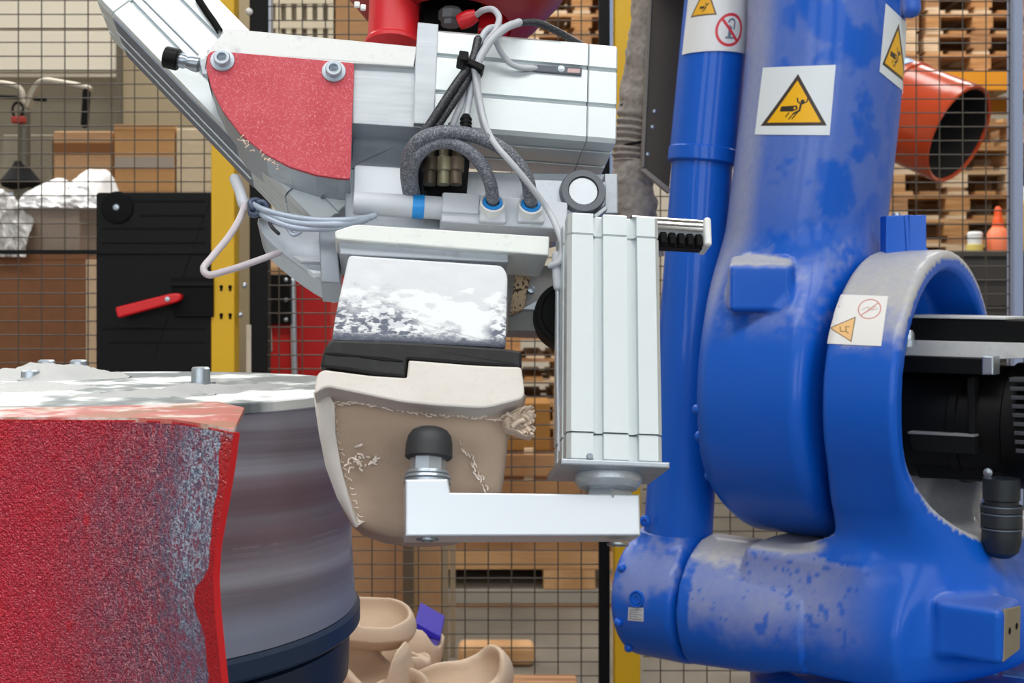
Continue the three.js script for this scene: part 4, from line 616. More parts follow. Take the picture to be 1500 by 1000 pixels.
  const spk = tex(128, 128, (u, v) => mixc([196, 172, 140], [70, 58, 48], sstep(0.6, 0.66, fbm(u * 24, v * 24, 2, 24, 161))));
  part(gripper, 'wooden_shim', prism(G, [[757, 384], [781, 384], [768, 452], [748, 460]], -0.024, 0.02, 0.001), std({ map: rep(spk, 20), roughness: 0.8 }), 'speckled tan strip');
  part(gripper, 'rear_wedge', prism(G, [[765, 452], [790, 438], [790, 454]], -0.024, 0.006, 0.0006), M.milled);
  { const p = L3(833, 462, -0.02); part(gripper, 'belt_wheel', lathe([[0, 0.004], [0.021, 0.004], [0.0225, 0.0052], [0.0258, 0.0052], [0.0268, 0.002], [0.0268, -0.012], [0, -0.012]], p, V(0, 0, 1), 48), M.black); }
  { const p = L3(778, 425, -0.028); part(gripper, 'pin', lathe([[0, 0], [0.003, 0], [0.003, 0.003], [0, 0.0034]], p, V(0, 0, 1), 16), M.steel); }
  // air manifold with its ports
  const mf = part(gripper, 'air_manifold', prism(G, rounded([[648, 281], [706, 284], [832, 296], [830, 336], [646, 324]], 3), 0.002, 0.026, 0.0015), M.greyPlastic, 'pale grey air manifold');
  part(mf, 'step', prism(G, rounded([[649, 281], [704, 284], [701, 313], [647, 310]], 3), 0.0045, 0.004, 0.001), M.greyPlastic);
  const t0 = L3(518, 297, -0.006), t1 = L3(648, 305, -0.006), td = t1.clone().sub(t0);
  part(mf, 'air_fitting', lathe([[0, 0], [0.0082, 0], [0.009, 0.0012], [0.009, td.length()], [0, td.length()]], t0, td, 32), M.greyPlastic);
  { const m = td.clone().multiplyScalar((604 - 518) / 130).add(t0); part(mf, 'blue_ring', lathe([[0, 0], [0.0093, 0], [0.0095, 0.001], [0.0095, 0.008], [0.0093, 0.009], [0, 0.009]], m, td, 32), M.blueRing); }
  for (const [px, py] of [[722, 294], [778, 297]]) {
    const p = L3(px, py, 0.012), up = V(0, 0.35, 0.93).normalize(), b = p.clone().addScaledVector(up, -0.016);
    const pr = part(mf, 'port', lathe([[0.0095, -0.004], [0.0098, 0.01], [0.0095, 0.014], [0.0086, 0.0148], [0.0078, 0.014], [0.0078, 0.008]], b, up, 36), M.whitePlastic);
    part(pr, 'release_ring', lathe([[0.0048, 0.012], [0.0052, 0.0155], [0.0068, 0.0158], [0.0076, 0.014], [0.0077, 0.01]], b, up, 36), M.blueRing);
    part(mf, 'port_block', prism(G, rounded([[px - 18, 300], [px + 18, 302], [px + 20, 326], [px - 20, 324]], 4), 0.007, 0.02, 0.0015), M.greyPlastic);
  }
  // hoses
  const H3 = (list) => list.map(([x, y, w]) => L3(x, y, w));
  part(gripper, 'air_hose', capTube(H3([[722, 291, 0.014], [718, 268, 0.024], [705, 241, 0.03], [683, 219, 0.034], [655, 208, 0.034], [628, 214, 0.032], [609, 232, 0.026], [603, 258, 0.012], [606, 284, -0.004]]), 0.0051, 80, 14), M.hose, 'grey speckled air hose');
  part(gripper, 'air_hose', capTube(H3([[778, 294, 0.014], [772, 262, 0.024], [752, 232, 0.03], [722, 210, 0.035], [684, 196, 0.038], [644, 194, 0.038], [614, 206, 0.034], [599, 228, 0.024], [596, 256, 0.01], [600, 284, -0.004]]), 0.0053, 90, 14), M.hose, 'grey speckled outer air hose');
  for (const [dx, w, x1] of [[0, 0.03, 0], [13, 0.026, 10]]) part(gripper, 'black_hose', capTube(H3([[700 + dx * 0.3, 58, w - 0.004], [692 + dx * 0.4, 88, w - 0.002], [666 + dx, 126, w], [636 + dx, 172, w], [612 + dx, 210, w - 0.005], [604 + dx, 245, w - 0.03], [610 + x1, 285, w - 0.05]]), 0.0034, 70, 10), M.hoseDark, 'dusty black hose');
  // brass valves in the gap behind the hoses
  part(gripper, 'valve_recess', prism(G, [[606, 212], [690, 214], [684, 282], [612, 276]], -0.016, 0.02, 0.001), M.blackMatt);
  for (const [px, c] of [[630, 0x4a4338], [650, 0x8f8a72], [668, 0x6b5f52]]) part(gripper, 'valve', [lathe([[0, -0.014], [0.005, -0.014], [0.005, -0.004], [0.0066, -0.003], [0.0066, 0.007], [0.004, 0.009], [0.004, 0.016], [0, 0.016]], L3(px, 245, 0.002), V(0, 1, 0.1), 14)], std({ color: c, roughness: 0.4, metalness: 0.5 }));
  { const p = L3(682, 198, 0.02); part(gripper, 'strain_relief', lathe([[0, 0], ...Array.from({ length: 10 }, (_, i) => [i % 2 ? 0.0042 : 0.0048, i * 0.0016 + 0.0004]), [0.0028, 0.0172], [0, 0.0172]], p, V(0, 1, 0), 20), M.black); const q = L3(658, 205, 0.014); part(gripper, 'strain_relief', lathe([[0, 0], [0.0046, 0], [0.005, 0.006], [0.003, 0.014], [0, 0.014]], q, V(0.15, 1, 0), 20), M.black); }
  // cables
  const cab = (list, r = 0.0023, m = M.cable, label) => part(gripper, 'cable', capTube(H3(list), r, list.length * 12, 10), m, label);
  cab([[698, 22, -0.01], [708, 15, 0.002], [722, 14, 0.01], [731, 26, 0.016], [725, 45, 0.02], [708, 66, 0.022], [696, 92, 0.024], [690, 130, 0.022], [685, 160, 0.02], [682, 176, 0.02]], 0.0026);
  cab([[760, 33, 0.018], [742, 40, 0.026], [722, 56, 0.029], [708, 76, 0.029], [699, 96, 0.028], [699, 130, 0.024], [704, 160, 0.022], [711, 190, 0.022], [713, 212, 0.022]], 0.0033);
  cab([[738, 40, 0.012], [716, 42, 0.022], [704, 58, 0.024], [696, 82, 0.024], [688, 110, 0.02], [676, 150, 0.018], [664, 180, 0.018], [660, 196, 0.014]], 0.0026);
  cab([[727, 62, 0.019], [735, 78, 0.014], [748, 93, 0.01], [764, 99, 0.008], [784, 100, 0.005]], 0.0024);
  cab([[693, 92, 0.031], [700, 135, 0.027], [710, 180, 0.029], [726, 212, 0.042], [752, 242, 0.042], [780, 276, 0.034], [803, 308, 0.024], [818, 340, 0.03], [824, 365, 0.036], [818, 384, 0.038], [806, 389, 0.036]], 0.0024, M.cable, 'long pale cable hanging beside the upright cylinder');
  cab([[815, 374, 0.034], [815, 392, 0.034], [817, 420, 0.033]], 0.0034);
  cab([[817, 420, 0.033], [817, 480, 0.033], [817, 560, 0.034], [819, 660, 0.036]], 0.001, M.cable);
  cab([[755, 34, 0.014], [785, 33, 0.008], [812, 44, 0], [834, 56, -0.012], [852, 66, -0.03]], 0.003, M.hoseDark, 'black sleeved cable over the top');
  // tie
  { const tie = part(gripper, 'cable_tie', prism(G, rounded([[671, 80], [688, 84], [711, 95], [707, 104], [686, 93], [669, 88]], 3), 0.036, 0.014, 0.001), M.black); part(tie, 'tie_head', prism(G, rounded([[673, 73], [687, 75], [686, 89], [672, 87]], 2), 0.039, 0.01, 0.001), M.black); }
  // bluish cable bundle under the block and the loose loop
  cab([[366, 296, -0.004], [384, 306, 0.004], [420, 316, 0.01], [465, 322, 0.016], [505, 322, 0.018], [545, 318, 0.004]], 0.0023, M.cableBlue);
  cab([[370, 300, -0.004], [400, 317, 0.005], [440, 327, 0.012], [490, 328, 0.018], [530, 322, 0.01], [548, 316, -0.002]], 0.0026, M.cableBlue);
  cab([[372, 304, -0.004], [394, 320, 0.004], [430, 333, 0.01], [475, 335, 0.014], [512, 330, 0.012], [536, 322, 0.002]], 0.0024, M.cableBlue);
  cab([[392, 314, 0.002], [398, 332, 0.004], [408, 342, 0.002]], 0.0014, M.hoseDark); cab([[420, 332, 0.008], [430, 344, 0.008], [440, 340, 0.01]], 0.0016, M.cableBlue);
  part(gripper, 'cable_gland', new THREE.TorusKnotGeometry(0.0046, 0.0023, 48, 8, 2, 3).translate(...L3(377, 304, -0.002).toArray()), std({ color: 0x45526a, roughness: 0.4, metalness: 0.2 }));
  cab([[346, 270, -0.03], [357, 296, -0.02], [351, 320, -0.004], [334, 348, 0.012], [311, 376, 0.024], [298, 394, 0.028], [304, 402, 0.028], [330, 397, 0.02], [370, 384, 0.002], [408, 370, -0.014]], 0.0026, std({ color: 0xc6bfc6, roughness: 0.45 }), 'loose pale cable loop');
  part(gripper, 'cable_boot', capTube(H3([[344, 262, -0.03], [352, 282, -0.026], [356, 298, -0.02]]), 0.0044, 16, 10), M.greyPlastic);
  // red wrist above the gripper
  const wr = part(gripper, 'wrist_cylinder', lathe([[0, 0], [0.0235, 0], [0.0235, 0.003], [0.0215, 0.005], [0.021, 0.007], [0.021, 0.08], [0, 0.08]], L3(575, 66, -0.036).add(V(0, -0.002, 0)), V(0, 1, 0), 48), std({ color: 0xc8202a, roughness: 0.45, map: rep(tex(128, 128, (u, v) => mixc([255, 255, 255], [255, 190, 190], sstep(0.6, 0.8, fbm(u * 12, v * 12, 3, 12, 171)))), 2) }), 'red wrist cylinder');
  part(gripper, 'wrist_shroud', [lathe([[0.05, -0.008], [0.066, -0.004], [0.078, 0.008], [0.098, 0.034], [0.104, 0.06], [0.104, 0.1], [0, 0.1], [0, 0.02], [0.05, 0.02], [0.05, -0.008]], L3(664, 30, -0.06), V(0, 1, 0), 64)], std({ color: 0x8d151c, roughness: 0.4 }), 'dark red round wrist housing');
  part(gripper, 'wrist_core', prism(G, [[618, -30], [712, -30], [700, 44], [640, 40], [622, 22]], -0.046, 0.05, 0.002), M.blackMatt);
  part(gripper, 'wrist_strut', prism(G, [[690, -40], [800, -40], [762, 30], [720, 48], [690, 44]], -0.05, 0.05, 0.003), M.redPaint);
  part(gripper, 'sensor_plug', [lathe([[0, 0], [0.008, 0], [0.008, 0.004], [0.0105, 0.005], [0.0105, 0.012], [0.008, 0.015], [0, 0.0155]], L3(660, 38, -0.03), V(0, 1, 0.2), 8)], std({ color: 0x6d7075, roughness: 0.45, metalness: 0.3 }));
  { const a = L3(672, 33, -0.018), b = L3(698, 22, -0.012); part(gripper, 'cable_plug', lathe([[0, 0], [0.0062, 0], [0.007, 0.004], [0.007, 0.01], [0.005, b.distanceTo(a)], [0, b.distanceTo(a)]], a, b.clone().sub(a), 20), M.redPaint); }
  for (const [px, py] of [[523, 7], [532, 11]]) { const p = L3(px, py, 0.006); part(gripper, 'reflector', new RoundedBoxGeometry(0.0045, 0.005, 0.003, 2, 0.001).translate(p.x, p.y, p.z), M.whitePlastic); }
}
// ---------------------------------------------------------------- the wooden clog held by the gripper
{
  const clog = thing('wooden_clog', 'pale raw wooden clog held in the gripper against the sanding drum', 'clog'); clog.position.copy(G.o); clog.quaternion.copy(GQ);
  const raw = tex(512, 512, (u, v) => { const n = fbm(u * 5, v * 14, 4, 5, 181), f = fbm(u * 60, v * 60, 2, 60, 183); return mixc(mixc([218, 212, 205], [232, 228, 223], n), [190, 176, 160], sstep(0.6, 0.85, f) * 0.1); });
  const wood = std({ map: rep(raw, 6), roughness: 0.72, bumpMap: rep(raw, 6), bumpScale: 0.0004 });
  const inward = std({ color: 0xd9c4b2, map: rep(raw, 6), roughness: 0.8, bumpMap: rep(raw, 10), bumpScale: 0.0005 });  // browner copy of the raw wood; overhang shade is put into its colour
  // heel block
  const heelOut = rounded([[474, 541, 5], [545, 550, 10], [596, 553, 3], [599, 527, 3], [700, 535, 20], [764, 537, 6], [770, 583, 12], [712, 598, 14], [640, 594, 14], [590, 589, 10], [550, 581, 10], [478, 566, 8], [460, 577, 4], [464, 548, 8]], 4);
  part(clog, 'heel', prism(G, heelOut, 0.052, 0.095, 0.0016), wood);
  // sole: the arch under the heel, leaning back towards the toe
  const rows = [[574, 461, 772, 0.018], [590, 462, 768, 0.0195], [606, 464, 752, 0.0195], [640, 468, 745, 0.016], [680, 476, 741, 0.0105], [715, 489, 736, 0.005], [745, 502, 728, 0.0], [766, 515, 716, -0.004], [779, 532, 700, -0.0075], [788, 562, 672, -0.011], [791, 590, 640, -0.014]];
  const rings = rows.map(([py, xl, xr, w]) => { const a = L3(xl, py, w - 0.012), b = L3(xr, py, w - 0.012), y = (a.y + b.y) / 2, back = w - 0.055, ring = [], hw = (b.x - a.x) / 2, cx = (a.x + b.x) / 2, hd = (w - back) / 2; for (let k = 0; k < 44; k++) { const t = k / 44 * Math.PI * 2, c = Math.cos(t), s = Math.sin(t), e = 0.32; ring.push(V(cx + hw * Math.sign(c) * Math.pow(Math.abs(c), e), y, w - hd + hd * Math.sign(s) * Math.pow(Math.abs(s), e) - (s > 0 ? 0.004 * (1 - c * c) * 0.6 : 0))); } return ring.reverse(); });
  part(clog, 'sole', loft(rings, true, true, 0.9), inward);
  part(clog, 'sanded_edge', grid(6, 40, (u, v) => { const li = (t) => { for (let i = 1; i < t.length; i++) if (v <= t[i][0]) return t[i].map((q, k) => mix(t[i - 1][k], q, (v - t[i - 1][0]) / (t[i][0] - t[i - 1][0]))); }; const r = li([[0, 574, 459, 480, 0.024], [0.1, 592, 461, 490, 0.0235], [0.3, 634, 467, 491, 0.0195], [0.55, 684, 477, 499, 0.0125], [0.78, 730, 494, 511, 0.005], [1, 772, 518, 523, -0.003]]); return L3(mix(r[2], r[3], u), r[1], r[4] - 0.004 * (1 - u) * (1 - u)); }, 0.012), wood, 'freshly sanded pale edge');
  // fibres along the freshly cut edges, and the chip torn at the heel's corner
  const g = [], thread = (a, b, r) => g.push(tube([a, a.clone().lerp(b, 0.5).add(V((rnd() - 0.5) * 0.003, (rnd() - 0.5) * 0.003, 0.0015)), b], r, 4, 4));
  const edge = [[489, 592], [528, 590], [560, 597], [617, 606], [670, 611], [724, 613], [752, 609]];
  for (let i = 0; i + 1 < edge.length; i++) { const [x0, y0] = edge[i], [x1, y1] = edge[i + 1]; for (let k = 0; k < 8; k++) { const t = k / 8, px = mix(x0, x1, t), py = mix(y0, y1, t) + (rnd() - 0.5) * 3; thread(L3(px, py, 0.0235), L3(px + 9, py + (rnd() - 0.4) * 6, 0.0235), 0.0003 + rnd() * 0.0003); } }
  for (let k = 0; k < 18; k++) { const t = k / 18, px = mix(478, 522, t * t * 0.4 + t * 0.6) + rnd() * 4, py = mix(596, 772, t); thread(L3(px + 6, py, 0.016 - 0.02 * t), L3(px + 8 + rnd() * 6, py + 6 * rnd(), 0.019 - 0.02 * t), 0.0004); }
  for (let k = 0; k < 22; k++) { const px = 512 + rnd() * 40, py = 648 + rnd() * 38; thread(L3(px, py, 0.0165 - (py - 640) * 0.00014), L3(px + (rnd() - 0.5) * 22, py + (rnd() - 0.5) * 16, 0.0195 - (py - 640) * 0.00014), 0.0005 + rnd() * 0.0006); }
  for (let k = 0; k < 22; k++) { const t = rnd(), px = 668 + t * 42 + rnd() * 8, py = 640 + t * 80; thread(L3(px, py, 0.0155 - (py - 640) * 0.00014), L3(px + 3, py + 7, 0.0175 - (py - 640) * 0.00014), 0.0004 + rnd() * 0.0003); }
  part(clog, 'wood_fibres', g, std({ color: 0xfbeee2, roughness: 0.9 }), null, 'stuff');
  const chip = []; for (let k = 0; k < 46; k++) { const a = L3(738 + rnd() * 30, 604 + rnd() * 22, 0.022 + rnd() * 0.016), b = L3(768 + rnd() * 16, 594 + rnd() * 46, 0.024 + rnd() * 0.016); chip.push(tube([a, a.clone().lerp(b, 0.5).add(V(0, 0.001, 0.001)), b], 0.0005 + rnd() * 0.0016, 5, 5)); }
  chip.push(prism(G, [[738, 612], [770, 592], [782, 606], [780, 640], [760, 634], [742, 628]], 0.034, 0.018, 0.003));
  part(clog, 'torn_chip', chip, std({ color: 0xf3e2d2, roughness: 0.9, map: rep(raw, 12) }), 'torn splintered corner of the heel');
}
// ---------------------------------------------------------------- blue robot
const RD = 1.85, S = RD / FOCAL;                       // one unit of the robot's own grid is about a millimetre
const rp = (px, py, z = 0) => { const d = RD - z * S; return [(px - 750) * d / RD + 750 - 1200, -((py - HORIZON) * d / RD - (580 - HORIZON)), z]; };
const RO = P(1200, 580, RD), RF = new Frame(RO), toV = a => V(a[0] * S, a[1] * S, a[2] * S);
const robot = thing('industrial_robot', 'big blue industrial robot with dusty joints and warning stickers', 'robot'); robot.position.copy(RO);
{
  const phi = 37.5 * Math.PI / 180, ca = Math.cos(phi), sa = Math.sin(phi), A = V(ca, 0, sa);
  const joint = (C, x, y, z) => { const dx = x - C[0], dy = y - C[1], dz = z - C[2]; return [dx * ca + dz * sa, -dx * sa + dz * ca, dy]; };   // along the axis, across, up
  const C0 = rp(1276, 580, 0), C1 = rp(1036, 880, -70), R0 = 212, R1 = 94;
  const sup = (x, y, e) => Math.pow(Math.pow(Math.abs(x), e) + Math.pow(Math.abs(y), e), 1 / e);
  // lower link: round joint that grows into the upright arm
  const linkCore = (x, y, z) => {
    const [s, b, h] = joint(C0, x, y, z), disc = sdDisc(Math.hypot(b, h), s, 211, -176, -12, 24);
    const t = clamp(h / 580), ac = mix(-112, -67, sstep(0.1, 1, t)), ra = mix(106, 105, t), rb = mix(150, 130, t), arm = Math.max((sup((s - ac) / ra, (b - 4) / rb, 2.4) - 1) * 100, h - 720); const armC = smax(arm, -h - 120, 90);
    const bump = sdCap([x, y, z], rp(1328, -40, 10), rp(1334, 12, 10), 15, 15); return Math.min(smin(disc, armC, 70), bump);
  };
  const eye = V(750 - 1200, 150, FOCAL);
  const trace = (f, px, py) => { const q = rp(px, py, 0), d = V(...q).sub(eye).normalize(); let t = FOCAL - 600; for (let i = 0; i < 500; i++) { const p = eye.clone().addScaledVector(d, t), v = f(p.x, p.y, p.z); if (v < 0.15) return p; t += v * 0.7; if (t > 4000) break; } return null; };
  const lug = trace(linkCore, 1114, 415);
  const link = (x, y, z) => { let d = linkCore(x, y, z); const q = x - lug.x - (y - lug.y) * 0.02, u = y - lug.y, w = z - lug.z; d = smin(d, sdBox(q * 0.97 + w * 0.2, u + w * 0.22, w, 44, 34, 34, 9), 8); return d; };
  // paint: blue enamel, grey dust where it settles
  const BLUE = [0.0001, 0.098, 0.55], DUST = [0.48, 0.48, 0.47];
  const coat = (haze, top = 0.92) => (x, y, z, nx, ny, nz) => {
    const n = fbm3(x * 0.022, y * 0.022, z * 0.022, 3), f = fbm3(x * 0.11, y * 0.11, z * 0.11, 8), fine = noise3(x * 0.4, y * 0.4, z * 0.4, 12);
    let k = sstep(0.42, 0.86, ny + (n - 0.5) * 0.5 + (f - 0.5) * 0.3) * (x > 60 && y < -205 ? 0.15 : top); k = Math.max(k, haze(x, y, z, nx, ny, nz, n, f)); k *= 0.86 + 0.28 * fine; k = clamp(k);
    return [mix(BLUE[0], DUST[0], k), mix(BLUE[1], DUST[1], k), mix(BLUE[2], DUST[2], k)];
  };
  const enamel = phy({ vertexColors: true, roughness: 0.5, specularIntensity: 0.5, clearcoat: 0.3, clearcoatRoughness: 0.16 });
  const plain = phy({ color: new THREE.Color().setRGB(...BLUE), roughness: 0.5, specularIntensity: 0.5, clearcoat: 0.3, clearcoatRoughness: 0.1 });
  const cast = (parent, name, f, min, max, h, haze, label, top) => { const g = nets(f, min, max, h, coat(haze, top)); g.scale(S, S, S); return part(parent, name, g, enamel, label); };
  const box3 = (a, b) => [[Math.min(a[0], b[0]), Math.min(a[1], b[1]), Math.min(a[2], b[2])], [Math.max(a[0], b[0]), Math.max(a[1], b[1]), Math.max(a[2], b[2])]];
  const linkM = cast(robot, 'lower_link', link, [-230, -240, -300], [150, 720, 260], 5, (x, y, z, nx, ny, nz, n, f) => {
    const h = y - C0[1]; const up = sstep(150, 330, h) * 0.17 * sstep(0.36, 0.52, n + (f - 0.5) * 0.25) * (1 - 0.6 * sstep(20, 110, x)); const lug2 = sstep(75, 120, h) * (1 - sstep(170, 330, h)) * 0.2 * sstep(0.4, 0.6, f * 0.5 + n * 0.5) * sstep(0, 12, Math.abs(z - lug.z) < 36 && Math.abs(y - lug.y) < 40 && ny < 0.3 ? 0 : 12); const joint2 = sstep(0.12, 0.5, ny + (f - 0.5) * 0.4) * sstep(20, 150, h) * sstep(-60, 60, x) * 0.7;
    const rim = sstep(-0.55, -0.85, nx) * sstep(60, 180, h) * 0.5; return Math.max(up, lug2, joint2, rim);
  }, 'blue lower link with a boxy lug');
  const onRim = (a, r, sx) => { const b = r * Math.cos(a), h = r * Math.sin(a); return toV([C0[0] + ca * sx - sa * b, C0[1] + h, C0[2] + sa * sx + ca * b]); };
  for (const a of [0.62, -0.08, -0.28, -0.62]) { const v = onRim(a, 196, -179); part(linkM, 'cover_bolt', new THREE.SphereGeometry(8 * S, 16, 10).translate(v.x, v.y, v.z), plain); }
  part(linkM, 'gasket', capTube(Array.from({ length: 24 }, (_, i) => onRim(0.75 - i * 0.07, 194, -176)), 3.5 * S, 90, 8), std({ color: 0x7f8896, roughness: 0.8 }), 'grey dusty gasket line');
  // shoulder fork: hollow ring round the motor, growing into the body below
  const forkBody = (x, y, z) => {
    const [s, b, h] = joint(C0, x, y, z), r = Math.hypot(b, h);
    let ring = sdDisc(r, s, R0, 14, 116, 10);
    const q = rp(1355, 912, 10), e = (Math.hypot((x - q[0]) / 172, (y - q[1]) / 128, (z - q[2]) / 150) - 1) * 128;
    const rg = rp(1500, 850, -70), e2 = (Math.hypot((x - rg[0]) / 120, (y - rg[1]) / 105, (z - rg[2]) / 120) - 1) * 105;
    const cp = sdCap([x, y, z], rp(1304, 720, 92), rp(1330, 900, 70), 92, 128); let body = smin(smin(ring, cp, 50), smin(e, e2, 60), 90);
    const [s1, b1, h1] = joint(C1, x, y, z), r1 = Math.hypot(b1, h1);
    let cyl = sdDisc(r1, s1, 96, 3, 330, 6); cyl = smin(cyl, sdDisc(r1, s1, 101, 4, 26, 6), 4);
    const pad = sdBox(s1 - 190, h1 - 64, b1 - 6, 92, 45, 74, 14); cyl = smin(cyl, pad, 26);
    body = smin(body, cyl, 46);
    const hollow = sdDisc(r, s, 182, 40, 400, 14); body = smax(body, -hollow, 8);
    const gap = sdDisc(r, s, 232, -400, 10, 4); const keepCyl = sdDisc(r1, s1, 103, 3, 200, 6); body = Math.min(smax(body, -gap, 6), smax(keepCyl, -sdDisc(r, s, 208, -400, 12, 4), 3) + 0); body = Math.min(body, smax(cyl, -sdDisc(r, s, 207, -400, 12, 4), 3));
    const rec = rp(1195, 1012, 60), cut = sdBox(x - rec[0], y - rec[1], z - rec[2], 62, 36, 160, 20); body = smax(body, -cut, 14);
    const lo9 = rp(1400, 957, 60); body = smax(body, (lo9[1] - 0.12 * (lo9[0] - x) - y) * 0.97, 18); return body;
  };
  const lg = trace(forkBody, 1432, 916); lg.z += 4;
  const fork = (x, y, z) => { const d = forkBody(x, y, z); if (d > 120) return d - 40; return smin(d, sdBox((x - lg.x) * ca + (z - lg.z) * sa, y - lg.y, -(x - lg.x) * sa + (z - lg.z) * ca, 42, 36, 44, 9), 16); };
  const forkM = cast(robot, 'shoulder_fork', fork, [-260, -500, -330], [480, 240, 260], 5.5, (x, y, z, nx, ny, nz, n, f) => {
    const [s, b, h] = joint(C0, x, y, z), r = Math.hypot(b, h), [s1, b1, h1] = joint(C1, x, y, z), r1 = Math.hypot(b1, h1);
    let k = 0; if (r < 190 && s > 30 && h < -40) k = 0.9 * sstep(-40, -150, h); else if (r < 190 && s > 30) k = -1;
    if (h > 80 && r > 200) k = Math.max(k, 0.95 * sstep(70, 135, h + (n - 0.5) * 70 + (f - 0.5) * 30));
    if (r1 < 135 && s > -200) k = Math.max(k, sstep(330, 200, s1) * sstep(-30, 40, h1 + (n - 0.5) * 50 + (f - 0.5) * 24) * (0.3 + 0.25 * n) * (1 - 0.8 * sstep(0.72, 0.8, noise3(x * 0.14 + y * 0.05, y * 0.09, z * 0.14, 31))));
    return Math.max(k, sstep(0.25, 0.6, ny) * (x > 60 && y < -200 ? 0.12 : 0.4) * sstep(0.45, 0.6, n));
  }, 'blue shoulder fork with dust on its crown');
  // bracket standing on the fork's crown
  { const f = new Frame(RO.clone().add(toV([0, 0, 60]))); const lo = g => g.translate(0, 0, 60 * S);
    const br = part(robot, 'crown_bracket', [lo(prism(f, [[1298, 316], [1325, 315], [1328, 378], [1298, 377]], 0.0, 0.03, 0.0015)), lo(prism(f, [[1325, 315], [1331, 314], [1334, 376], [1328, 378]], -0.004, 0.02, 0.001))], plain);
    part(br, 'bracket_plate', lo(prism(f, [[1332, 315], [1357, 315], [1357, 362], [1364, 372], [1332, 372]], -0.006, 0.012, 0.001)), plain);
    part(br, 'bolt', [lathe([[0, 0], [6 * S, 0], [6 * S, 4 * S], [0, 5 * S]], toV(rp(1313, 316, 50)), V(0, 1, 0), 12)], M.zinc);
    { const g = slab([[-0.036, -0.03], [0.032, -0.03], [0.036, 0.026], [-0.03, 0.034]].map(([p, q]) => V(p, q, 0)), 0, 0.005, 0.001); g.rotateY(Math.PI / 2 - phi); const q = V(lg.x + ca * 43, lg.y, lg.z + sa * 43).multiplyScalar(S); g.translate(q.x, q.y, q.z); const lf = part(robot, 'lug_face', g, std({ color: 0x8a7f66, roughness: 0.7 }), 'bare brown face of the lug');
      for (const u of [-0.016, 0.014]) { const c = V(-sa * 0 + ca * 0.0485 - sa * u, 0.004, sa * 0.0485 + ca * u).add(V(lg.x, lg.y, lg.z).multiplyScalar(S)).addScaledVector(A, -0.0055); part(lf, 'bolt_hole', lathe([[0, 0.0006], [0.004, 0.0006], [0.0045, 0]], c, A, 16), M.blackMatt); } } }
  // balance link: two telescoped tubes and the round elbow housing
  const tz = -100, tp = (x, y) => toV(rp(x, y, tz));
  const tubeG = (x0, y0, r0, x1, y1, r1, lip) => { const a = tp(x0, y0), b = tp(x1, y1), L = a.distanceTo(b); return lathe([[0, 0], [(r0 - 3) * S, 0], [r0 * S, 3 * S], ...(lip ? [[r0 * S, 22 * S], [(r0 - 2) * S, 24 * S]] : []), [r1 * S, L], [0, L]], a, b.clone().sub(a), 64); };
  const rodM = part(robot, 'link_tube', tubeG(993, 782, 53, 1031, 200, 46, false), plain, 'lower tube of the long link');
  part(robot, 'link_tube', tubeG(1028, 240, 53, 1060, -90, 51, true), plain, 'wider upper tube of the long link');
  const elbow = (x, y, z) => { const [s, b, h] = joint(C1, x, y, z), r = Math.hypot(b, h); let d = sdDisc(r, s, 97, -118, -5, 16); const a = rp(990, 778, tz), q = rp(986, 850, tz); return smin(d, sdCap([x, y, z], a, q, 52, 56), 26); };
  const elbowM = cast(robot, 'elbow_housing', (x, y, z) => Math.max(elbow(x, y, z), y - rp(990, 776, tz)[1]), [-350, -430, -260], [-150, -180, 80], 4.5, (x, y, z, nx, ny, nz, n, f) => sstep(0.0, 0.4, ny + (n - 0.5) * 0.5) * 0.34 * sstep(0.35, 0.6, n + (f - 0.5) * 0.4), 'round blue elbow housing', 0.42);
  for (const t of [0.55, -0.3, -0.85]) { const bb = 98 * Math.cos(t), v = toV([C1[0] - ca * 100 - sa * bb, C1[1] + 98 * Math.sin(t), C1[2] - sa * 100 + ca * bb]); part(elbowM, 'bolt', new THREE.SphereGeometry(7 * S, 14, 10).translate(v.x, v.y, v.z), plain); }
  const onto = (f, px, py) => { const p = trace(f, px, py), e = 1.5; const n = V(f(p.x + e, p.y, p.z) - f(p.x - e, p.y, p.z), f(p.x, p.y + e, p.z) - f(p.x, p.y - e, p.z), f(p.x, p.y, p.z + e) - f(p.x, p.y, p.z - e)).normalize(); return [p.multiplyScalar(S), n]; };
  { const [p, n] = onto(elbow, 933, 877); part(elbowM, 'plug', lathe([[0, 0.001], [4 * S, 0.001], [5 * S, 0.003], [8 * S, 0.003], [9 * S, 0.001], [10 * S, 0.0035], [12 * S, 0.0035], [13 * S, 0]], p, n, 28), plain); }
  { const a = tp(953, 757); const d = V(-0.35, 0, 1).normalize(); part(rodM, 'plug', lathe([[0, 0.002], [3 * S, 0.003], [4 * S, 0.006], [8 * S, 0.004], [9 * S, 0]], a.addScaledVector(d, 36 * S), d, 20), plain); }
  // stickers follow the curved paint
  const ctx2 = (w, h, draw) => { const c = document.createElement('canvas'); c.width = w; c.height = h; const x = c.getContext('2d'); draw(x, w, h); const t = new THREE.CanvasTexture(c); t.colorSpace = THREE.SRGBColorSpace; t.flipY = true; t.needsUpdate = true; return t; };
  function sticker(parent, label, f, q, draw, wpx = 512, hpx = 512, lift = 0.8) {       // q: four corners, from the upper left clockwise
    const N = 14, at = (u, v) => { const x = mix(mix(q[0][0], q[1][0], u), mix(q[3][0], q[2][0], u), v), y = mix(mix(q[0][1], q[1][1], u), mix(q[3][1], q[2][1], u), v); return f(x, y, lift); };
    const g = grid(N, N, (u, v) => at(u, v).multiplyScalar(S), 0.4 * S); return part(parent, 'sticker', g, std({ map: ctx2(wpx, hpx, draw), roughness: 0.45 }), label);
  }
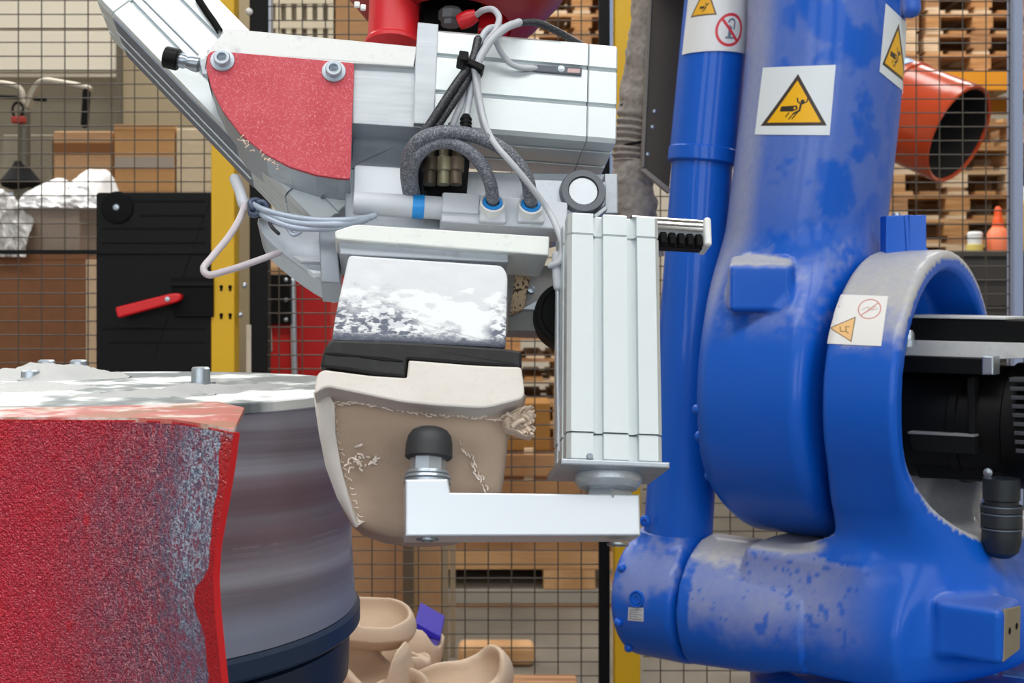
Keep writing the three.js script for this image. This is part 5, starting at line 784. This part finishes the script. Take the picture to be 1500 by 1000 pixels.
  const onSdf = (f) => (x, y, lift) => { let p = null; for (let k = 0; !p && k < 120; k++) p = trace(f, x - k * 0.75, y) || trace(f, x + k * 0.75, y); const e = 2, n = V(f(p.x + e, p.y, p.z) - f(p.x - e, p.y, p.z), f(p.x, p.y + e, p.z) - f(p.x, p.y - e, p.z), f(p.x, p.y, p.z + e) - f(p.x, p.y, p.z - e)).normalize(); return p.addScaledVector(n, lift); };
  const triangle = (x, pts, line, fill = '#f2b705', edge = '#3a2f2a') => { x.beginPath(); pts.forEach(([a, b], i) => i ? x.lineTo(a, b) : x.moveTo(a, b)); x.closePath(); x.fillStyle = fill; x.fill(); x.lineJoin = 'miter'; x.lineWidth = line; x.strokeStyle = edge; x.stroke(); };
  const crushed = (x, cx, cy, k, col = '#2b2320') => {       // person struck by a swinging block
    x.save(); x.translate(cx, cy); x.scale(k, k); x.fillStyle = x.strokeStyle = col; x.lineCap = 'round'; x.lineJoin = 'round';
    x.beginPath(); x.arc(38, -36, 9, 0, 7); x.fill(); x.lineWidth = 6; x.beginPath(); x.moveTo(14, -52); x.lineTo(18, -34); x.lineTo(34, -24); x.lineTo(56, -34); x.lineTo(60, -52); x.stroke();
    x.lineWidth = 9; x.beginPath(); x.moveTo(32, -22); x.lineTo(28, 6); x.lineTo(4, 20); x.stroke(); x.lineWidth = 5; x.beginPath(); x.moveTo(4, 20); x.lineTo(-14, 46); x.moveTo(24, 10); x.lineTo(0, 44); x.moveTo(-16, 16); x.lineTo(-28, 34); x.stroke();
    x.beginPath(); x.moveTo(-52, -14); x.lineTo(16, -18); x.lineTo(20, 0); x.lineTo(-2, 10); x.lineTo(-56, 10); x.closePath(); x.fill(); x.fillStyle = '#f2b705'; x.fillRect(2, -10, 9, 9); x.restore();
  };
  const warn1 = (x, w, h) => { x.fillStyle = '#dfe8ef'; x.fillRect(0, 0, w, h); triangle(x, [[254, 82], [466, 430], [54, 434]], 24); crushed(x, 244, 322, 1.6); };
  sticker(linkM, 'white sticker with a yellow warning triangle on the arm front', onSdf(link), [[1118, 99], [1224, 95], [1215, 198], [1106, 197]], warn1);
  sticker(linkM, 'white warning sticker wrapped round the arm side', onSdf(link), [[1297, 5], [1337, 42], [1328, 138], [1288, 105]], warn1);
  const tubeAt = (x, y, lift) => { const u = (x - mix(1003, 1010, (85 - y) / 120)) / 86, th = mix(-1.18, 1.0, u), c = rp(mix(1060, 1028, (y + 90) / 330), y, tz), r = 52.4 + lift; return V(c[0] + r * Math.sin(th), c[1] - (1 - Math.cos(th)) * 0 , c[2] + r * Math.cos(th)); };
  sticker(robot, 'white sticker with a yellow triangle and a red ring on the link tube', tubeAt, [[1013, -40], [1099, -40], [1089, 84], [1003, 84]], (x, w, h) => {
    x.fillStyle = '#dcdfe2'; x.fillRect(0, 0, w, h); triangle(x, [[150, 130], [235, 300], [58, 300]], 9, '#e8ae2a', '#5a4a3a'); crushed(x, 148, 256, 0.55);
    x.lineWidth = 13; x.strokeStyle = '#6f7d90'; x.beginPath(); x.arc(352, 350, 22, Math.PI, 0); x.lineTo(374, 390); x.moveTo(340, 365); x.lineTo(340, 438); x.moveTo(352, 372); x.lineTo(352, 440); x.moveTo(318, 440); x.lineTo(380, 440); x.stroke();
    x.strokeStyle = '#cf3442'; x.lineWidth = 18; x.beginPath(); x.arc(345, 392, 92, 0, 7); x.moveTo(280, 327); x.lineTo(410, 457); x.stroke();
  }, 512, 520, 0.9);
  sticker(forkM, 'white sticker with a sideways yellow triangle and a faded red ring', onSdf(fork), [[1217, 431], [1301, 434], [1291, 507], [1205, 503]], (x, w, h) => {
    x.fillStyle = '#e8e8e6'; x.fillRect(0, 0, w, h); triangle(x, [[42, 350], [250, 230], [246, 478]], 9, '#edc184', '#7a6650');
    x.strokeStyle = '#a07a4a'; x.lineWidth = 10; x.beginPath(); x.moveTo(130, 330); x.lineTo(140, 380); x.lineTo(190, 380); x.lineTo(180, 330); x.lineTo(215, 330); x.moveTo(190, 380); x.lineTo(215, 400); x.stroke();
    x.strokeStyle = '#c9b8ae'; x.lineWidth = 10; x.beginPath(); x.moveTo(300, 150); x.lineTo(345, 120); x.lineTo(390, 150); x.lineTo(440, 130); x.moveTo(320, 190); x.lineTo(420, 110); x.stroke();
    x.strokeStyle = '#cf9490'; x.lineWidth = 12; x.beginPath(); x.arc(365, 140, 98, 0, 7); x.moveTo(296, 210); x.lineTo(436, 72); x.stroke();
  });
  sticker(elbowM, 'small grey type plate on the elbow housing', onSdf(elbow), [[921, 889], [943, 890], [943, 910], [920, 908]], (x, w, h) => { x.fillStyle = '#b9c2cc'; x.fillRect(0, 0, w, h); x.fillStyle = '#7c8794'; for (let i = 0; i < 5; i++) x.fillRect(14, 18 + i * 22, w - 28 - (i % 2) * 30, 8); x.fillRect(14, 18, 6, 100); }, 128, 128);
  // black servo motor inside the fork
  const MO = toV(rp(1400, 580, 60)), MQ = new THREE.Quaternion().setFromAxisAngle(V(0, 1, 0), -phi), MF = new Frame(RO.clone().add(MO), MQ);
  const motor = new THREE.Group(); motor.name = 'servo_motor'; motor.userData.label = 'black servo motor with a cable plug'; motor.position.copy(MO); motor.quaternion.copy(MQ); robot.add(motor);
  const mp = (name, list, w, t, m, bev = 0.0015, label) => part(motor, name, prism(MF, list, w, t, bev), m, label);
  const dusty = std({ color: 0xd8d7d4, roughness: 0.9, map: rep(smudgeTex, 6) });
  mp('top_cover', [[1322, 466], [1520, 470], [1520, 503], [1322, 498]], 0.018, 0.11, M.blackMatt, 0.002);
  mp('top_edge', [[1320, 461], [1472, 465], [1472, 468], [1320, 465]], 0.02, 0.11, dusty, 0.0005);
  mp('dusty_ledge', [[1320, 498], [1524, 503], [1524, 524], [1456, 526], [1320, 520]], 0.026, 0.11, dusty, 0.001, 'dust-covered grey ledge');
  mp('flange_bar', [[1320, 521], [1440, 525], [1440, 549], [1320, 545]], 0.055, 0.05, M.blackSteel, 0.0015);
  mp('flange_bolt', [[1438, 521], [1455, 522], [1455, 549], [1438, 549]], 0.058, 0.03, M.zinc, 0.002);
  const MA = V(1, 0, 0), m0 = MF.loc(1318, 612, -0.045);
  part(motor, 'body', lathe([[0, 0], [0.082, 0], [0.083, 0.002], [0.083, 0.095], [0.086, 0.097], [0.086, 0.108], [0.083, 0.11], [0.083, 0.168], [0.088, 0.171], [0.088, 0.3], [0, 0.3]], m0, MA, 64), M.black);
  mp('rim', [[1416, 553], [1427, 551], [1428, 668], [1418, 668]], 0.045, 0.02, M.blackMatt, 0.002);
  mp('lower_ledge', [[1330, 634], [1427, 640], [1427, 666], [1336, 660]], 0.055, 0.05, M.blackMatt, 0.0015);
  mp('ledge_edge', [[1330, 632], [1427, 637], [1427, 640], [1330, 635]], 0.056, 0.05, std({ color: 0x7d7f80, roughness: 0.8 }), 0.0003);
  mp('lower_case', [[1326, 660], [1520, 668], [1520, 706], [1346, 700]], 0.012, 0.1, M.black, 0.002);
  for (let i = 0; i < 9; i++) mp('cooling_fin', [[1478 + i * 1.2, 553 + i * 13], [1522, 554 + i * 13.2], [1522, 560 + i * 13.2], [1478 + i * 1.2, 559 + i * 13]], 0.052, 0.03, std({ color: 0x3a3d42, roughness: 0.5 }), 0.0008);
  { const c = MF.loc(1330, 495, 0.062); part(motor, 'bolt', [lathe([[0, 0.012], [0.006, 0.011], [0.009, 0.006], [0.009, -0.002], [0.011, -0.003], [0.011, -0.012], [0, -0.012]], c, V(0, 1, 0), 24)], M.zinc); }
  { const c = MF.loc(1448, 691, 0.03); part(motor, 'bolt', lathe([[0, 0], [0.006, 0], [0.006, 0.01], [0, 0.011]], c, V(0.2, 0, 1), 16), M.steel); }
  const cp = MF.loc(1467, 700, 0.045);
  const plug = part(motor, 'cable_plug', lathe([[0, 0], [0.024, 0], [0.024, -0.028], [0.022, -0.03], [0.022, -0.036], [0.0265, -0.038], [0.027, -0.044], [0.0255, -0.046], [0.0265, -0.05], [0.0265, -0.064], [0.025, -0.066], [0.0255, -0.07], [0.0255, -0.084], [0.022, -0.098], [0.012, -0.106], [0, -0.107]], cp, V(0, 1, 0), 40), std({ color: 0x1e242a, roughness: 0.45 }));
  for (const [dy, r] of [[-0.037, 0.0262], [-0.047, 0.0262], [-0.067, 0.026]]) part(plug, 'ring', new THREE.TorusGeometry(r, 0.0013, 8, 40).rotateX(Math.PI / 2).translate(cp.x, cp.y + dy, cp.z), std({ color: 0x59646e, roughness: 0.35, metalness: 0.4 }));
  // turret under the shoulder, down to the floor
  const tb = toV(rp(1400, 988, -40));
  part(robot, 'turret', lathe([[0, 0], [0.3, 0], [0.3, 0.06], [0.27, 0.075], [0.265, 0.08], [0, 0.08]], V(tb.x, tb.y - 0.06, tb.z), V(0, 1, 0), 72), plain);
  const ty = RO.y + tb.y + 0.0205, onTurret = (px, py) => P(px, py, (EYE - ty) * FOCAL / (py - HORIZON)).sub(RO);
  for (const [px, py, w, r] of [[1352, 985, 0.06, 0.3], [1432, 982, 0.05, -0.2], [1492, 988, 0.04, -0.5]]) { const g = new RoundedBoxGeometry(w, 0.003, 0.03, 2, 0.001); g.rotateY(r); const v = onTurret(px, py); part(robot, 'marking', g.translate(v.x, v.y, v.z), std({ color: 0x5d93d6, roughness: 0.5 })); }
  part(robot, 'pedestal', [box(tb.x - 0.22, -RO.y + 0.03, tb.z - 0.22, tb.x + 0.22, tb.y - 0.06, tb.z + 0.22, 0.01)], plain); part(robot, 'base_plate', box(tb.x - 0.3, -RO.y, tb.z - 0.3, tb.x + 0.3, -RO.y + 0.03, tb.z + 0.3), M.blackSteel);
  // dress pack: grey fabric sleeve and the dark cover plate beside the link
  const sleeve = (() => { const path = new THREE.CatmullRomCurve3([[966, -60], [955, 0], [949, 60], [940, 120], [930, 175], [924, 225], [926, 270], [936, 320], [950, 380]].map(([x, y]) => toV(rp(x, y, -300)))); const N = 150, K = 36, fr = path.computeFrenetFrames(N), rings = [];
    for (let i = 0; i <= N; i++) { const t = i / N, c = path.getPoint(t), r = []; const cuff = t > 0.48 && t < 0.66; for (let k = 0; k < K; k++) { const a = -k / K * Math.PI * 2; let w = cuff ? 3.2 * Math.sin(t * 260) : 15 * (fbm(t * 14 + 0.4 * Math.sin(a), Math.cos(a) * 1.2 + 3, 3, 0, 201) - 0.5) + 5 * (Math.abs(fbm(t * 26, Math.sin(a + t * 9) * 1.6, 2, 0, 207) - 0.5) * 2); const R = (30 + w) * S; r.push(c.clone().addScaledVector(fr.normals[i], R * Math.cos(a)).addScaledVector(fr.binormals[i], R * Math.sin(a))); } rings.push(r); } return loft(rings, true, true, 1.2); })();
  const sl = part(robot, 'hose_sleeve', sleeve, std({ color: 0xa7a19c, roughness: 0.85, map: rep(tex(128, 128, (u, v) => mixc([190, 186, 182], [255, 255, 255], fbm(u * 20, v * 20, 3, 20, 211))), 8) }), 'dusty grey fabric hose sleeve');
  for (const [x, y] of [[935, 150], [930, 212]]) { const v = toV(rp(x, y, -300)); part(sl, 'strap', new THREE.TorusGeometry(31 * S, 2.4 * S, 8, 30).rotateX(Math.PI / 2).rotateZ(0.2).translate(v.x, v.y, v.z), M.blackMatt); }
  const pf = new Frame(RO.clone().add(toV([0, 0, -230]))), lo2 = g => g.translate(0, 0, -230 * S);
  const cpn = part(robot, 'cover_panel', lo2(prism(pf, [[957, -40], [1012, -40], [980, 278], [943, 246], [944, 210]], 0, 0.012, 0.001)), std({ color: 0x3f3830, roughness: 0.6 }), 'dark brown cover panel beside the hose sleeve');
  part(cpn, 'edge_strip', lo2(prism(pf, [[953, -40], [957, -40], [945, 212], [944, 248], [940, 246], [941, 210]], 0.004, 0.02, 0.0006)), std({ color: 0x77736c, roughness: 0.6 }));
  part(cpn, 'edge_strip', lo2(prism(pf, [[941, 243], [982, 276], [980, 283], [940, 250]], 0.004, 0.02, 0.0006)), std({ color: 0x8b8880, roughness: 0.6 }));
  for (const [x, y] of [[959, 163], [956, 186], [949, 226]]) { const v = pf.loc(x, y, 0); part(cpn, 'screw', lo2(lathe([[0, 0.002], [3 * S, 0.0015], [4 * S, 0]], v, V(0, 0, 1), 14)), M.steel); }
  part(robot, 'sleeve_bracket', [box(...(() => { const a = toV(rp(950, -60, -330)), b = toV(rp(1060, -80, -60)); return [a.x, b.y - 0.02, a.z, b.x, b.y, b.z]; })())], M.blackSteel);
}
// ---------------------------------------------------------------- clog blanks on the bench
{
  const bench = thing('bench', 'wooden bench top carrying the clog blanks', 'bench'), by = 1.108, z0 = -1.985, z1 = -1.6;
  part(bench, 'top', box(-0.42, by - 0.03, z0, 0.1, by, z1, 0.004), M.wood3); for (const x of [-0.4, 0.04]) for (const z of [z0 + 0.02, z1 - 0.06]) part(bench, 'leg', box(x, 0, z, x + 0.04, by - 0.03, z + 0.04), M.wood3); rebase(bench);
  const fresh = std({ color: 0xd2bba3, roughness: 0.75, map: rep(cardTex, 3) });
  // a clog blank: hollow heel cup with a curved rim; grid of its own: x length, y up, z width (metres)
  const blank = (len, h, wid, dip, seed) => (x, y, z) => {
    const t = x / len, half = wid * (0.5 - 0.1 * t * t * 4 * (t > 0 ? 1 : 0.5)), rim = h * (1 - dip * sstep(-0.15, 0.25, t) * (1 - sstep(0.3, 0.5, t)) ) + 0.006 * Math.sin(t * 5 + seed);
    let d = sdBox(x, y - h * 0.5, z, len / 2, h * 0.5, half, Math.min(0.04, half * 0.85)); d = smax(d, y - rim, 0.008);
    const inner = sdBox(x, y - h * 0.72, z, len / 2 - 0.014, h * 0.5, half - 0.014, Math.min(0.034, half * 0.7)); return smax(d, -inner, 0.008);
  };
  const put = (label, px, py, d, f, bx, turn, tilt, roll = 0, sc = 1) => { const g = nets(f, [-bx[0], -0.01, -bx[2]], [bx[0], bx[1], bx[2]], 0.0035); const m = new THREE.Mesh(g, fresh); m.name = numbered('clog_blank'); m.castShadow = m.receiveShadow = true; tag(m, label, 'clog'); const c = P(px, py, d); m.position.copy(c); m.rotation.set(tilt, turn, roll, 'YXZ'); m.scale.setScalar(sc); scene.add(m); return m; };
  put('rounded heel cup of a clog blank, topmost of the pile', 540, 940, 1.78, blank(0.125, 0.062, 0.1, 0.1, 1), [0.07, 0.08, 0.06], 0.25, 0.32, -0.1);
  put('clog blank with a wavy rim under the topmost one', 532, 1052, 1.74, blank(0.16, 0.118, 0.1, 0.5, 2), [0.09, 0.135, 0.06], -0.25, 0.14, 0.12);
  put('narrow clog blank leaning behind the wavy one', 592, 1024, 1.9, blank(0.09, 0.115, 0.07, 0.2, 3), [0.055, 0.13, 0.045], 0.5, -0.05, -0.22);
  put('low clog blank lying open near the lever', 672, 1036, 1.74, blank(0.17, 0.07, 0.095, 0.4, 5), [0.095, 0.09, 0.06], 0.42, 0.2, 0.3);
  put('small sawn clog offcut between two blanks', 612, 1010, 1.86, blank(0.05, 0.06, 0.045, 0.2, 8), [0.035, 0.08, 0.03], 0.6, 0.1, 0.2);
  put('clog blank lying in front of the small offcut', 590, 1058, 1.7, blank(0.1, 0.07, 0.08, 0.3, 9), [0.06, 0.09, 0.05], 0.9, 0.2, 0.5);
  // blue dustpan
  const dp = thing('dustpan', 'blue plastic dustpan standing behind the clog blanks', 'dustpan'), f = flat(1.9), bl = std({ color: 0x1e12a8, roughness: 0.35 }), bl2 = std({ color: 0x5a4fb4, roughness: 0.5 });
  part(dp, 'scoop', toWorld(f, prism(f, [[608, 910], [645, 931], [645, 939], [609, 928]], 0, 0.12, 0.002)), bl); part(dp, 'back', toWorld(f, prism(f, [[609, 928], [645, 938], [640, 948], [615, 954]], -0.002, 0.1, 0.002)), bl2);
  part(dp, 'handle', [capTube([f.world(f.loc(636, 950, -0.04)), f.world(f.loc(634, 985, -0.04)), V(f.loc(634, 0, 0).x, 1.118, -1.94)], 0.012, 16, 10)], bl); rebase(dp);
}
scene.updateMatrixWorld(true);
renderer.render(scene, camera);
